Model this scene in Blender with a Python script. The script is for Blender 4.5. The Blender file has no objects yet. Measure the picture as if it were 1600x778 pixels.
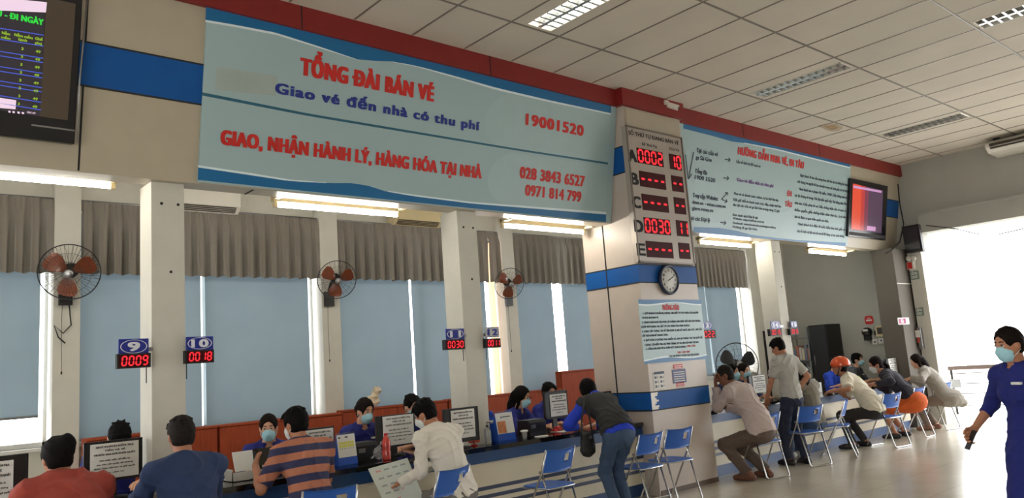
import bpy, bmesh, math, random
import numpy as np
from mathutils import Matrix, Vector

random.seed(7)
rng = np.random.default_rng(7)
SC = bpy.context.scene
COL = SC.collection

# ------------------------------------------------------------------ camera
YAW, PITCH, ROLL = np.radians([41.535, 8.6, -4.184])
FPX = 1222.0
CAM = np.array([0.0, 0.0, 1.6])
_f = np.array([np.sin(YAW) * np.cos(PITCH), np.cos(YAW) * np.cos(PITCH), np.sin(PITCH)])
_r = np.array([np.cos(YAW), -np.sin(YAW), 0.0])
_u = np.cross(_r, _f)
RX = _r * np.cos(ROLL) + _u * np.sin(ROLL)
UX = -_r * np.sin(ROLL) + _u * np.cos(ROLL)
FX = _f


def P(px, py, x=None, y=None, z=None):
    """The point of the real plane x=, y= or z= that a pixel of the 1600x778 photograph shows."""
    d = FX + RX * (px - 800) / FPX - UX * (py - 389) / FPX
    if x is not None:
        t = (x - CAM[0]) / d[0]
    elif y is not None:
        t = (y - CAM[1]) / d[1]
    else:
        t = (z - CAM[2]) / d[2]
    return CAM + t * d


cam = bpy.data.cameras.new('camera')
cam.sensor_width = 36
cam.lens = FPX / 1600 * 36
cam.clip_end = 300
co = bpy.data.objects.new('camera', cam)
COL.objects.link(co)
m = Matrix.Identity(4)
for i in range(3):
    m[i][0], m[i][1], m[i][2], m[i][3] = RX[i], UX[i], -FX[i], CAM[i]
co.matrix_world = m
SC.camera = co

# ------------------------------------------------------------------ light and exposure
SKY = 7.0
vs = SC.view_settings
vs.view_transform = 'Standard'
vs.look = 'None'
vs.gamma = 1
vs.use_curve_mapping = False
vs.exposure = 0.0
w = bpy.data.worlds.new('world')
SC.world = w
w.use_nodes = True
bg = w.node_tree.nodes['Background']
bg.inputs[0].default_value = (0.96, 0.98, 1.0, 1)
bg.inputs[1].default_value = SKY
TUBE, TROFFER = 75.0, 10.0

# ------------------------------------------------------------------ materials
def lin(c):
    out = []
    for v in c:
        v /= 255.0
        out.append(v / 12.92 if v <= 0.04045 else ((v + 0.055) / 1.055) ** 2.4)
    return out


MATS = {}


def mat(name, rgb, rough=0.6, metal=0.0, emit=0.0, var=0.06, scale=6.0, bump=0.0, bscale=40.0, spec=0.5, trans=0.0, ecol=None):
    """Procedural material: the colour with a faint noise over it, optional bump; rgb in 0..255."""
    if name in MATS:
        return MATS[name]
    mt = bpy.data.materials.new(name)
    mt.use_nodes = True
    nt = mt.node_tree
    b = nt.nodes['Principled BSDF']
    c = lin(rgb)
    tc = nt.nodes.new('ShaderNodeTexCoord')
    if var > 0:
        n = nt.nodes.new('ShaderNodeTexNoise')
        n.inputs['Scale'].default_value = scale
        n.inputs['Detail'].default_value = 4
        nt.links.new(tc.outputs['Object'], n.inputs['Vector'])
        r = nt.nodes.new('ShaderNodeValToRGB')
        r.color_ramp.elements[0].position = 0.3
        r.color_ramp.elements[1].position = 0.7
        r.color_ramp.elements[0].color = [v * (1 - var) for v in c] + [1]
        r.color_ramp.elements[1].color = [min(1, v * (1 + var)) for v in c] + [1]
        nt.links.new(n.outputs['Fac'], r.inputs['Fac'])
        nt.links.new(r.outputs['Color'], b.inputs['Base Color'])
    else:
        b.inputs['Base Color'].default_value = c + [1]
    b.inputs['Roughness'].default_value = rough
    b.inputs['Metallic'].default_value = metal
    b.inputs['Specular IOR Level'].default_value = spec
    if trans:
        b.inputs['Transmission Weight'].default_value = trans
    if emit:
        b.inputs['Emission Color'].default_value = (lin(ecol) if ecol else c) + [1]
        b.inputs['Emission Strength'].default_value = emit
    if bump:
        n2 = nt.nodes.new('ShaderNodeTexNoise')
        n2.inputs['Scale'].default_value = bscale
        n2.inputs['Detail'].default_value = 3
        nt.links.new(tc.outputs['Object'], n2.inputs['Vector'])
        bp = nt.nodes.new('ShaderNodeBump')
        bp.inputs['Strength'].default_value = bump
        bp.inputs['Distance'].default_value = 0.02
        nt.links.new(n2.outputs['Fac'], bp.inputs['Height'])
        nt.links.new(bp.outputs['Normal'], b.inputs['Normal'])
    MATS[name] = mt
    return mt


def tile_mat(name, rgb, joint, sx, sy, ox, oy, gap, rough, var=0.05, coat=0.0, spec=0.5):
    """Square-set tiles in world x and y with joints, for the floor and the ceiling."""
    mt = bpy.data.materials.new(name)
    mt.use_nodes = True
    nt = mt.node_tree
    b = nt.nodes['Principled BSDF']
    geo = nt.nodes.new('ShaderNodeNewGeometry')
    mp = nt.nodes.new('ShaderNodeMapping')
    mp.inputs['Location'].default_value = (-ox, -oy, 0)
    nt.links.new(geo.outputs['Position'], mp.inputs['Vector'])
    br = nt.nodes.new('ShaderNodeTexBrick')
    br.offset = 0.0
    br.squash = 1.0
    c = lin(rgb)
    br.inputs['Color1'].default_value = [v * (1 - var) for v in c] + [1]
    br.inputs['Color2'].default_value = [v * (1 + var) for v in c] + [1]
    br.inputs['Mortar'].default_value = lin(joint) + [1]
    br.inputs['Scale'].default_value = 1
    br.inputs['Mortar Size'].default_value = gap
    br.inputs['Mortar Smooth'].default_value = 0.1
    br.inputs['Brick Width'].default_value = sx
    br.inputs['Row Height'].default_value = sy
    nt.links.new(mp.outputs['Vector'], br.inputs['Vector'])
    n = nt.nodes.new('ShaderNodeTexNoise')
    n.inputs['Scale'].default_value = 1.3
    n.inputs['Detail'].default_value = 6
    nt.links.new(geo.outputs['Position'], n.inputs['Vector'])
    mx = nt.nodes.new('ShaderNodeMix')
    mx.data_type = 'RGBA'
    mx.blend_type = 'MULTIPLY'
    mx.inputs['Factor'].default_value = 0.22
    nt.links.new(br.outputs['Color'], mx.inputs['A'])
    nt.links.new(n.outputs['Fac'], mx.inputs['B'])
    nt.links.new(mx.outputs['Result'], b.inputs['Base Color'])
    b.inputs['Roughness'].default_value = rough
    b.inputs['Specular IOR Level'].default_value = spec
    bp = nt.nodes.new('ShaderNodeBump')
    bp.inputs['Strength'].default_value = 0.25
    bp.inputs['Distance'].default_value = 0.01
    bp.invert = True
    nt.links.new(br.outputs['Fac'], bp.inputs['Height'])
    nt.links.new(bp.outputs['Normal'], b.inputs['Normal'])
    return mt


def wave_mat(name, c1, c2, freq, axis, rough=0.8, hard=True, pos='Object', duty=0.5):
    """Two-colour bands along an axis: striped cloth, wood grain."""
    mt = bpy.data.materials.new(name)
    mt.use_nodes = True
    nt = mt.node_tree
    b = nt.nodes['Principled BSDF']
    tc = nt.nodes.new('ShaderNodeTexCoord')
    dt = nt.nodes.new('ShaderNodeVectorMath')
    dt.operation = 'DOT_PRODUCT'
    dt.inputs[1].default_value = axis
    nt.links.new(tc.outputs[pos], dt.inputs[0])
    ml = nt.nodes.new('ShaderNodeMath')
    ml.operation = 'MULTIPLY'
    ml.inputs[1].default_value = freq
    nt.links.new(dt.outputs['Value'], ml.inputs[0])
    fr = nt.nodes.new('ShaderNodeMath')
    fr.operation = 'FRACT'
    nt.links.new(ml.outputs[0], fr.inputs[0])
    r = nt.nodes.new('ShaderNodeValToRGB')
    r.color_ramp.interpolation = 'CONSTANT' if hard else 'LINEAR'
    r.color_ramp.elements[0].color = lin(c1) + [1]
    r.color_ramp.elements[1].color = lin(c2) + [1]
    r.color_ramp.elements[0].position = 0.0
    r.color_ramp.elements[1].position = duty
    nt.links.new(fr.outputs[0], r.inputs['Fac'])
    nt.links.new(r.outputs['Color'], b.inputs['Base Color'])
    b.inputs['Roughness'].default_value = rough
    MATS[name] = mt
    return mt


def wood_mat(name, c1, c2, stretch=(14, 14, 1.2), rough=0.4):
    mt = bpy.data.materials.new(name)
    mt.use_nodes = True
    nt = mt.node_tree
    b = nt.nodes['Principled BSDF']
    geo = nt.nodes.new('ShaderNodeNewGeometry')
    mp = nt.nodes.new('ShaderNodeMapping')
    mp.inputs['Scale'].default_value = stretch
    nt.links.new(geo.outputs['Position'], mp.inputs['Vector'])
    n = nt.nodes.new('ShaderNodeTexNoise')
    n.inputs['Scale'].default_value = 3
    n.inputs['Detail'].default_value = 8
    nt.links.new(mp.outputs['Vector'], n.inputs['Vector'])
    r = nt.nodes.new('ShaderNodeValToRGB')
    r.color_ramp.elements[0].position = 0.3
    r.color_ramp.elements[1].position = 0.7
    r.color_ramp.elements[0].color = lin(c1) + [1]
    r.color_ramp.elements[1].color = lin(c2) + [1]
    nt.links.new(n.outputs['Fac'], r.inputs['Fac'])
    nt.links.new(r.outputs['Color'], b.inputs['Base Color'])
    b.inputs['Roughness'].default_value = rough
    MATS[name] = mt
    return mt


def cloth_translucent(name, rgb, tr=0.35, rough=0.9):
    """Woven cloth that lets some daylight through."""
    mt = bpy.data.materials.new(name)
    mt.use_nodes = True
    nt = mt.node_tree
    nt.nodes.remove(nt.nodes['Principled BSDF'])
    out = nt.nodes['Material Output']
    tc = nt.nodes.new('ShaderNodeTexCoord')
    n = nt.nodes.new('ShaderNodeTexNoise')
    n.inputs['Scale'].default_value = 2.5
    n.inputs['Detail'].default_value = 5
    nt.links.new(tc.outputs['Object'], n.inputs['Vector'])
    r = nt.nodes.new('ShaderNodeValToRGB')
    c = lin(rgb)
    r.color_ramp.elements[0].color = [v * 0.9 for v in c] + [1]
    r.color_ramp.elements[1].color = [v * 1.08 for v in c] + [1]
    nt.links.new(n.outputs['Fac'], r.inputs['Fac'])
    d = nt.nodes.new('ShaderNodeBsdfDiffuse')
    t = nt.nodes.new('ShaderNodeBsdfTranslucent')
    mx = nt.nodes.new('ShaderNodeMixShader')
    mx.inputs[0].default_value = tr
    nt.links.new(r.outputs['Color'], d.inputs['Color'])
    nt.links.new(r.outputs['Color'], t.inputs['Color'])
    nt.links.new(d.outputs[0], mx.inputs[1])
    nt.links.new(t.outputs[0], mx.inputs[2])
    nt.links.new(mx.outputs[0], out.inputs['Surface'])
    MATS[name] = mt
    return mt


def glass_mat(name, tint=(1, 1, 1), mixf=0.05):
    mt = bpy.data.materials.new(name)
    mt.use_nodes = True
    nt = mt.node_tree
    nt.nodes.remove(nt.nodes['Principled BSDF'])
    out = nt.nodes['Material Output']
    t = nt.nodes.new('ShaderNodeBsdfTransparent')
    t.inputs[0].default_value = (*tint, 1)
    g = nt.nodes.new('ShaderNodeBsdfGlossy')
    g.inputs['Roughness'].default_value = 0.03
    mx = nt.nodes.new('ShaderNodeMixShader')
    mx.inputs[0].default_value = mixf
    nt.links.new(t.outputs[0], mx.inputs[1])
    nt.links.new(g.outputs[0], mx.inputs[2])
    nt.links.new(mx.outputs[0], out.inputs['Surface'])
    MATS[name] = mt
    return mt


# ------------------------------------------------------------------ text outlines
_TXT = {}
_FIX = {'Đ': 'D', 'ơ': 'o', 'ờ': 'ò', 'ớ': 'ó', 'ở': 'ỏ', 'ợ': 'ọ', 'ỡ': 'õ', 'Ơ': 'O', 'Ờ': 'Ò', 'Ớ': 'Ó', 'Ở': 'Ỏ', 'Ợ': 'Ọ', 'Ỡ': 'Õ'}
_plain = lambda t: ''.join(_FIX.get(ch, ch) for ch in t)


def text_geo(s, gap=1.0):
    """Flat letter shapes of a line: verts (n,2) with capital height 1, faces, and the width."""
    if (s, gap) in _TXT:
        return _TXT[(s, gap)]
    cu = bpy.data.curves.new('t', 'FONT')
    cu.resolution_u = 3
    cu.space_character = gap
    cu.body = ''.join(_FIX.get(ch, ch) for ch in s)
    o = bpy.data.objects.new('t', cu)
    COL.objects.link(o)
    dg = bpy.context.evaluated_depsgraph_get()
    me = bpy.data.meshes.new_from_object(o.evaluated_get(dg))
    v = np.zeros(len(me.vertices) * 3)
    me.vertices.foreach_get('co', v)
    v = v.reshape(-1, 3)[:, :2] / 0.69
    fs = [list(p.vertices) for p in me.polygons]
    extra = []
    for i, ch in enumerate(s):
        if ch in _FIX:
            cu.body = _plain(s[:i + 1])
            wdt = o.evaluated_get(bpy.context.evaluated_depsgraph_get())
            x1 = max(c[0] for c in wdt.bound_box) / 0.69
            if ch == 'Đ':                        # the bar through the letter
                extra.append([[x1 - 1.08, 0.44], [x1 - 0.5, 0.44], [x1 - 0.5, 0.56], [x1 - 1.08, 0.56]])
            else:                                # the horn at the letter's shoulder
                y = 0.86 if ch.isupper() else 0.60
                extra.append([[x1 - 0.16, y - 0.10], [x1 + 0.02, y], [x1 + 0.10, y + 0.16], [x1 - 0.02, y + 0.16], [x1 - 0.06, y + 0.04]])
    for q in extra:
        k = len(v)
        v = np.vstack([v, q])
        fs.append(list(range(k, k + len(q))))
    bpy.data.objects.remove(o)
    bpy.data.curves.remove(cu)
    bpy.data.meshes.remove(me)
    if len(v) == 0:
        v = np.zeros((1, 2))
    x0, x1 = v[:, 0].min(), v[:, 0].max()
    v = v - np.array([x0, 0])
    _TXT[(s, gap)] = (v, fs, x1 - x0)
    return _TXT[(s, gap)]


SEG = {'0': 'abcdef', '1': 'bc', '2': 'abged', '3': 'abgcd', '4': 'fgbc', '5': 'afgcd', '6': 'afgedc', '7': 'abc', '8': 'abcdefg', '9': 'abcdfg', '-': 'g'}


# ------------------------------------------------------------------ mesh builder
class MB:
    def __init__(self):
        self.v, self.f, self.m, self.sm = [], [], [], []
        self.n = 0

    def add(self, v, f, mi=0, smooth=False):
        v = np.asarray(v, float).reshape(-1, 3)
        self.v.append(v)
        self.f.extend([[i + self.n for i in q] for q in f])
        self.m.extend([mi] * len(f))
        self.sm.extend([smooth] * len(f))
        self.n += len(v)
        return self

    def box(self, lo, hi, mi=0, R=None, o=None):
        lo, hi = np.minimum(lo, hi), np.maximum(lo, hi)
        v = np.array([[(lo, hi)[i][0], (lo, hi)[j][1], (lo, hi)[k][2]] for i in (0, 1) for j in (0, 1) for k in (0, 1)], float)
        if R is not None:
            v = v @ np.asarray(R).T
        if o is not None:
            v = v + np.asarray(o)
        return self.add(v, [[0, 1, 3, 2], [4, 6, 7, 5], [0, 4, 5, 1], [2, 3, 7, 6], [0, 2, 6, 4], [1, 5, 7, 3]], mi)

    def poly(self, pts, mi=0):
        return self.add(pts, [list(range(len(pts)))], mi)

    def prism(self, pts, off, mi=0):
        """Extrude a planar outline by a vector."""
        pts = np.asarray(pts, float)
        n = len(pts)
        f = [list(range(n)), list(range(2 * n - 1, n - 1, -1))] + [[(i + 1) % n, i, n + i, n + (i + 1) % n] for i in range(n)]
        return self.add(np.vstack([pts, pts + np.asarray(off)]), f, mi)

    def tube(self, pts, r, n=8, mi=0, closed=False, cap=True):
        pts = np.asarray(pts, float)
        k = len(pts)
        rr = np.full(k, r) if np.isscalar(r) else np.asarray(r, float)
        if closed:
            t = np.roll(pts, -1, 0) - np.roll(pts, 1, 0)
        else:
            t = np.gradient(pts, axis=0)
        t /= np.maximum(np.linalg.norm(t, axis=1), 1e-9)[:, None]
        a = np.array([0, 0, 1.0]) if abs(t[0][2]) < 0.9 else np.array([1.0, 0, 0])
        u = np.cross(t[0], a)
        u /= np.linalg.norm(u)
        v = []
        for i in range(k):
            u = u - t[i] * (u @ t[i])
            u /= max(np.linalg.norm(u), 1e-9)
            b = np.cross(t[i], u)
            for j in range(n):
                th = 2 * math.pi * j / n
                v.append(pts[i] + rr[i] * (u * math.cos(th) + b * math.sin(th)))
        f = []
        for i in range(k if closed else k - 1):
            i2 = (i + 1) % k
            for j in range(n):
                j2 = (j + 1) % n
                f.append([i * n + j, i * n + j2, i2 * n + j2, i2 * n + j])
        if not closed and cap:
            f.append(list(range(n - 1, -1, -1)))
            f.append([(k - 1) * n + j for j in range(n)])
        return self.add(v, f, mi, True)

    def lathe(self, prof, n=24, mi=0, R=None, o=(0, 0, 0), closed=True):
        """Revolve (radius, height) pairs about local z, then rotate by R and move to o."""
        v, f = [], []
        k = len(prof)
        for r, z in prof:
            for j in range(n):
                th = 2 * math.pi * j / n
                v.append([r * math.cos(th), r * math.sin(th), z])
        for i in range(k - 1):
            for j in range(n):
                j2 = (j + 1) % n
                f.append([i * n + j, i * n + j2, (i + 1) * n + j2, (i + 1) * n + j])
        f.append(list(range(n - 1, -1, -1)))
        f.append([(k - 1) * n + j for j in range(n)])
        v = np.array(v)
        if R is not None:
            v = v @ np.asarray(R).T
        return self.add(v + np.asarray(o), f, mi, True)

    def ell(self, c, r, mi=0, nu=12, nv=8, R=None):
        v, f = [], []
        for i in range(nv + 1):
            ph = math.pi * i / nv
            for j in range(nu):
                th = 2 * math.pi * j / nu
                v.append([r[0] * math.sin(ph) * math.cos(th), r[1] * math.sin(ph) * math.sin(th), r[2] * math.cos(ph)])
        for i in range(nv):
            for j in range(nu):
                j2 = (j + 1) % nu
                f.append([i * nu + j, (i + 1) * nu + j, (i + 1) * nu + j2, i * nu + j2])
        v = np.array(v)
        if R is not None:
            v = v @ np.asarray(R).T
        return self.add(v + np.asarray(c), f, mi, True)

    def text(self, s, o, h, width=None, mi=0, ux=(1, 0, 0), uy=(0, 0, 1), align='l', bold=0.0, maxw=None, slant=0.0):
        """Write a line: o is the base point, h the capital height, width the full width."""
        v, f, wd = text_geo(s, 1.0 + 2.6 * max(0.0, bold - 0.04))
        ux, uy, o = np.asarray(ux, float), np.asarray(uy, float), np.asarray(o, float)
        sx = (width / max(wd, 1e-6)) if width else h
        if maxw and wd * sx > maxw:
            sx = maxw / wd
        W = wd * sx
        off = {'l': 0, 'c': -W / 2, 'r': -W}[align]
        nn = np.cross(ux, uy)
        shifts = [0.0] if not bold else [-bold, -bold * 0.33, bold * 0.33, bold]
        lay = 0
        for i, sh in enumerate(shifts):
            for dy in ([0.0] if bold < 0.02 else [-0.35 * bold, 0.35 * bold]):
                lay += 1
                pts = o + np.outer(v[:, 0] * sx + off + sh * h + slant * h * v[:, 1], ux) + np.outer((v[:, 1] + dy) * h, uy) + nn * (lay * 0.0003)
                self.add(pts, f, mi)
        return self

    def seg7(self, s, o, h, pitch, mi=0, ux=(1, 0, 0), uy=(0, 0, 1), wf=0.55, th=0.11, slant=0.08, off=(0, -0.002, 0)):
        """Seven-segment figures with lower left at o."""
        ux, uy = np.asarray(ux, float), np.asarray(uy, float)
        o = np.asarray(o, float) + np.asarray(off)
        wv = wf * h
        t = th * h / 2
        g = 0.02 * h
        pos = {'a': ((0, h), (wv, h)), 'g': ((0, h / 2), (wv, h / 2)), 'd': ((0, 0), (wv, 0)), 'f': ((0, h / 2), (0, h)), 'b': ((wv, h / 2), (wv, h)), 'e': ((0, 0), (0, h / 2)), 'c': ((wv, 0), (wv, h / 2))}
        for i, ch in enumerate(s):
            for sg in SEG.get(ch, ''):
                a, b = np.array(pos[sg][0]), np.array(pos[sg][1])
                d = (b - a) / np.linalg.norm(b - a)
                nn = np.array([-d[1], d[0]])
                a2, b2 = a + d * g, b - d * g
                pl = [a2, a2 + d * t + nn * t, b2 - d * t + nn * t, b2, b2 - d * t - nn * t, a2 + d * t - nn * t]
                self.poly([o + ux * (q[0] + i * pitch + slant * q[1]) + uy * q[1] for q in pl], mi)
        return self


def mesh_from(mb, name):
    me = bpy.data.meshes.new(name)
    v = np.vstack(mb.v) if mb.v else np.zeros((0, 3))
    me.from_pydata(v.tolist(), [], mb.f)
    me.polygons.foreach_set('material_index', mb.m)
    me.polygons.foreach_set('use_smooth', mb.sm)
    return me


INV = {}


def put(name, mb, mats, parent=None, world=True, label=None, bevel=0.0, flip=True):
    """Link a builder as ONE mesh object; world coordinates are brought into the parent's frame."""
    me = mesh_from(mb, name)
    for q in (mats if isinstance(mats, (list, tuple)) else [mats]):
        me.materials.append(q)
    o = bpy.data.objects.new(name, me)
    COL.objects.link(o)
    if parent is not None:
        o.parent = parent
        INV[o] = INV.get(parent, Matrix.Identity(4))
        if world:
            me.transform(INV[o])
    if label:
        o['label'] = label
    if bevel:
        bm_ = o.modifiers.new('edge', 'BEVEL')
        bm_.width = bevel
        bm_.segments = 2
        bm_.limit_method = 'ANGLE'
        bm_.angle_limit = math.radians(50)
    return o


def tag(o, label, cat, group=None):
    o['label'] = label
    o['category'] = cat
    if group:
        o['group'] = group
    return o


def thing(name, label, cat, loc=(0, 0, 0), rz=0.0, group=None):
    o = bpy.data.objects.new(name, None)
    o.empty_display_size = 0.1
    COL.objects.link(o)
    o.location = [float(q) for q in loc]
    o.rotation_euler = (0, 0, rz)
    INV[o] = (Matrix.Translation(o.location) @ Matrix.Rotation(rz, 4, 'Z')).inverted()
    return tag(o, label, cat, group)


def solo(name, mb, mats, label, cat, group=None, bevel=0.0):
    """A thing that is one mesh; its origin goes to the bottom middle of its bounds."""
    v = np.vstack(mb.v)
    lo, hi = v.min(0), v.max(0)
    c = np.array([(lo[0] + hi[0]) / 2, (lo[1] + hi[1]) / 2, lo[2]])
    mb.v = [q - c for q in mb.v]
    o = put(name, mb, mats, bevel=bevel)
    o.location = c.tolist()
    return tag(o, label, cat, group)


def struct(name, mb, mats, parent=None, bevel=0.0):
    o = put(name, mb, mats, parent, bevel=bevel)
    if parent is None:
        o['kind'] = 'structure'
    return o


def dup(root, loc, rz, label=None, group=None):
    r = root.copy()
    COL.objects.link(r)
    r.location = [float(q) for q in loc]
    r.rotation_euler = (0, 0, rz)
    if label:
        r['label'] = label
    if group:
        r['group'] = group
    for ch in [c for c in root.children]:
        c = ch.copy()
        COL.objects.link(c)
        c.parent = r
        for g in [q for q in ch.children]:
            d = g.copy()
            COL.objects.link(d)
            d.parent = c
    return r

# ------------------------------------------------------------------ smooth solids for bodies and clothes
class Solid:
    """Smoothly joined tapered limbs and ellipsoids, meshed as one continuous surface."""

    def __init__(self, k=0.03):
        self.p, self.k = [], k

    def cap(self, a, b, ra, rb=None, k=None, clip=(), op='u'):
        self.p.append(('c', np.asarray(a, float), np.asarray(b, float), ra, ra if rb is None else rb, self.k if k is None else k, list(clip), op))
        return self

    def ell(self, c, r, R=None, k=None, clip=(), op='u'):
        self.p.append(('e', np.asarray(c, float), np.asarray(r, float), None if R is None else np.asarray(R, float), 0, self.k if k is None else k, list(clip), op))
        return self

    def chain(self, pts, rs, k=None, clip=()):
        for i in range(len(pts) - 1):
            self.cap(pts[i], pts[i + 1], rs[i], rs[i + 1], k, clip)
        return self

    def mesh(self, h, cuts=(), folds=0.0, fs=38.0, seed=0):
        los, his = [], []
        for q in self.p:
            if q[7] == 's':
                continue
            if q[0] == 'c':
                r = max(q[3], q[4])
                los.append(np.minimum(q[1], q[2]) - r)
                his.append(np.maximum(q[1], q[2]) + r)
            else:
                r = q[2].max()
                los.append(q[1] - r)
                his.append(q[1] + r)
        lo = np.min(los, 0) - 3 * h
        hi = np.max(his, 0) + 3 * h
        n = np.ceil((hi - lo) / h).astype(int) + 1
        F = np.full(n, 1.0, np.float32)
        ax = [lo[i] + h * np.arange(n[i]) for i in range(3)]
        for kind, a, b, c, d, k, clip, op in self.p:
            if kind == 'c':
                r = max(c, d)
                l2, h2 = np.minimum(a, b) - r, np.maximum(a, b) + r
            else:
                r = b.max()
                l2, h2 = a - r, a + r
            pad = k + 2.5 * h
            i0 = np.clip(np.floor((l2 - pad - lo) / h).astype(int), 0, n - 1)
            i1 = np.clip(np.ceil((h2 + pad - lo) / h).astype(int) + 1, 1, n)
            if np.any(i1 <= i0):
                continue
            sl = tuple(slice(i0[i], i1[i]) for i in range(3))
            X, Y, Z = np.meshgrid(ax[0][sl[0]], ax[1][sl[1]], ax[2][sl[2]], indexing='ij', sparse=True)
            if kind == 'c':
                ab = b - a
                L = max(ab @ ab, 1e-9)
                t = np.clip(((X - a[0]) * ab[0] + (Y - a[1]) * ab[1] + (Z - a[2]) * ab[2]) / L, 0, 1)
                D = np.sqrt((X - a[0] - t * ab[0]) ** 2 + (Y - a[1] - t * ab[1]) ** 2 + (Z - a[2] - t * ab[2]) ** 2) - (c + (d - c) * t)
            else:
                U, V, W = X - a[0], Y - a[1], Z - a[2]
                if c is not None:
                    U, V, W = (U * c[0, i] + V * c[1, i] + W * c[2, i] for i in range(3))
                k0 = np.sqrt((U / b[0]) ** 2 + (V / b[1]) ** 2 + (W / b[2]) ** 2)
                k1 = np.sqrt((U / b[0] ** 2) ** 2 + (V / b[1] ** 2) ** 2 + (W / b[2] ** 2) ** 2)
                D = k0 * (k0 - 1) / np.maximum(k1, 1e-6)
            for cp, cn in clip:
                D = np.maximum(D, (X - cp[0]) * cn[0] + (Y - cp[1]) * cn[1] + (Z - cp[2]) * cn[2])
            S = F[sl]
            if op == 'u':
                hh = np.clip(0.5 + 0.5 * (S - D) / k, 0, 1)
                F[sl] = S * (1 - hh) + D * hh - k * hh * (1 - hh)
            else:
                hh = np.clip(0.5 - 0.5 * (S + D) / k, 0, 1)
                F[sl] = S * (1 - hh) - D * hh + k * hh * (1 - hh)
        X, Y, Z = np.meshgrid(*ax, indexing='ij', sparse=True)
        for cp, cn in cuts:
            F = np.maximum(F, (X - cp[0]) * cn[0] + (Y - cp[1]) * cn[1] + (Z - cp[2]) * cn[2])
        if folds:
            s = seed * 1.7
            A = np.sin(fs * 0.55 * (X * 0.9 + Z * 0.8) + s + 2.2 * np.sin(8 * Y + 6 * Z + s) + 1.3 * np.sin(15 * X - 9 * Y))
            B = np.sin(fs * 0.6 * (Z * 1.1 - Y * 0.7 - X * 0.5) + 2.4 * np.sin(7 * X + s) + 1.2 * np.sin(13 * Z + 5 * Y))
            C = np.sin(4.5 * X + 5.5 * Z + s) * np.sin(5 * Y - 4 * Z + 2 * s)
            F = F - folds * 2.4 * ((1 - np.abs(A)) ** 2 * (0.6 + 0.4 * C) + (1 - np.abs(B)) ** 2 * (0.6 - 0.4 * C) - 0.5)
        return surface_nets(np.asarray(F, np.float32), lo, h)


def surface_nets(F, lo, h):
    s = F < 0
    n = F.shape
    cnt = np.zeros((n[0] - 1, n[1] - 1, n[2] - 1), np.int8)
    cs = [(i, j, k) for i in (0, 1) for j in (0, 1) for k in (0, 1)]
    for i, j, k in cs:
        cnt += s[i:n[0] - 1 + i, j:n[1] - 1 + j, k:n[2] - 1 + k]
    cells = np.argwhere((cnt > 0) & (cnt < 8))
    idx = np.full(cnt.shape, -1, np.int64)
    idx[tuple(cells.T)] = np.arange(len(cells))
    acc = np.zeros((len(cells), 3))
    num = np.zeros(len(cells))
    for a in range(3):
        for c in cs:
            if c[a]:
                continue
            p0 = cells + np.array(c)
            p1 = p0.copy()
            p1[:, a] += 1
            f0, f1 = F[tuple(p0.T)], F[tuple(p1.T)]
            x = (f0 < 0) != (f1 < 0)
            t = np.where(x, f0 / np.where(np.abs(f0 - f1) < 1e-9, 1, f0 - f1), 0)
            pt = p0.astype(float)
            pt[:, a] += t
            acc += np.where(x[:, None], pt, 0)
            num += x
    v = lo + h * acc / np.maximum(num, 1)[:, None]
    faces = []
    for a in range(3):
        b, c = (a + 1) % 3, (a + 2) % 3
        sl0 = [slice(None)] * 3
        sl1 = [slice(None)] * 3
        sl0[a], sl1[a] = slice(0, n[a] - 1), slice(1, n[a])
        d = s[tuple(sl0)].astype(np.int8) - s[tuple(sl1)].astype(np.int8)
        e = np.argwhere(d != 0)
        ok = (e[:, b] > 0) & (e[:, c] > 0) & (e[:, b] < n[b] - 1) & (e[:, c] < n[c] - 1)
        e = e[ok]
        sg = d[tuple(e.T)]
        q = []
        for ob, oc in ((-1, -1), (0, -1), (0, 0), (-1, 0)):
            g = e.copy()
            g[:, b] += ob
            g[:, c] += oc
            q.append(idx[tuple(g.T)])
        q = np.stack(q, 1)
        q[sg < 0] = q[sg < 0][:, ::-1]
        faces.append(q)
    return v, np.vstack(faces)


def unit(a):
    a = np.asarray(a, float)
    return a / max(np.linalg.norm(a), 1e-9)


def rotx(a):
    c, s = math.cos(a), math.sin(a)
    return np.array([[1, 0, 0], [0, c, -s], [0, s, c]])


def rotz(a):
    c, s = math.cos(a), math.sin(a)
    return np.array([[c, -s, 0], [s, c, 0], [0, 0, 1]])


def roty(a):
    c, s = math.cos(a), math.sin(a)
    return np.array([[c, 0, s], [0, 1, 0], [-s, 0, c]])


def two_bone(a, t, l1, l2, hint):
    """Where the elbow or knee goes, and the reached end."""
    a, t = np.asarray(a, float), np.asarray(t, float)
    d = t - a
    L = np.linalg.norm(d)
    if L > (l1 + l2) * 0.995:
        t = a + d / L * (l1 + l2) * 0.995
        d = t - a
        L = np.linalg.norm(d)
    d /= L
    x = (l1 * l1 - l2 * l2 + L * L) / (2 * L)
    hgt = math.sqrt(max(l1 * l1 - x * x, 0))
    hv = np.asarray(hint, float)
    hv = unit(hv - d * (hv @ d))
    return a + d * x + hv * hgt, t


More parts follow.
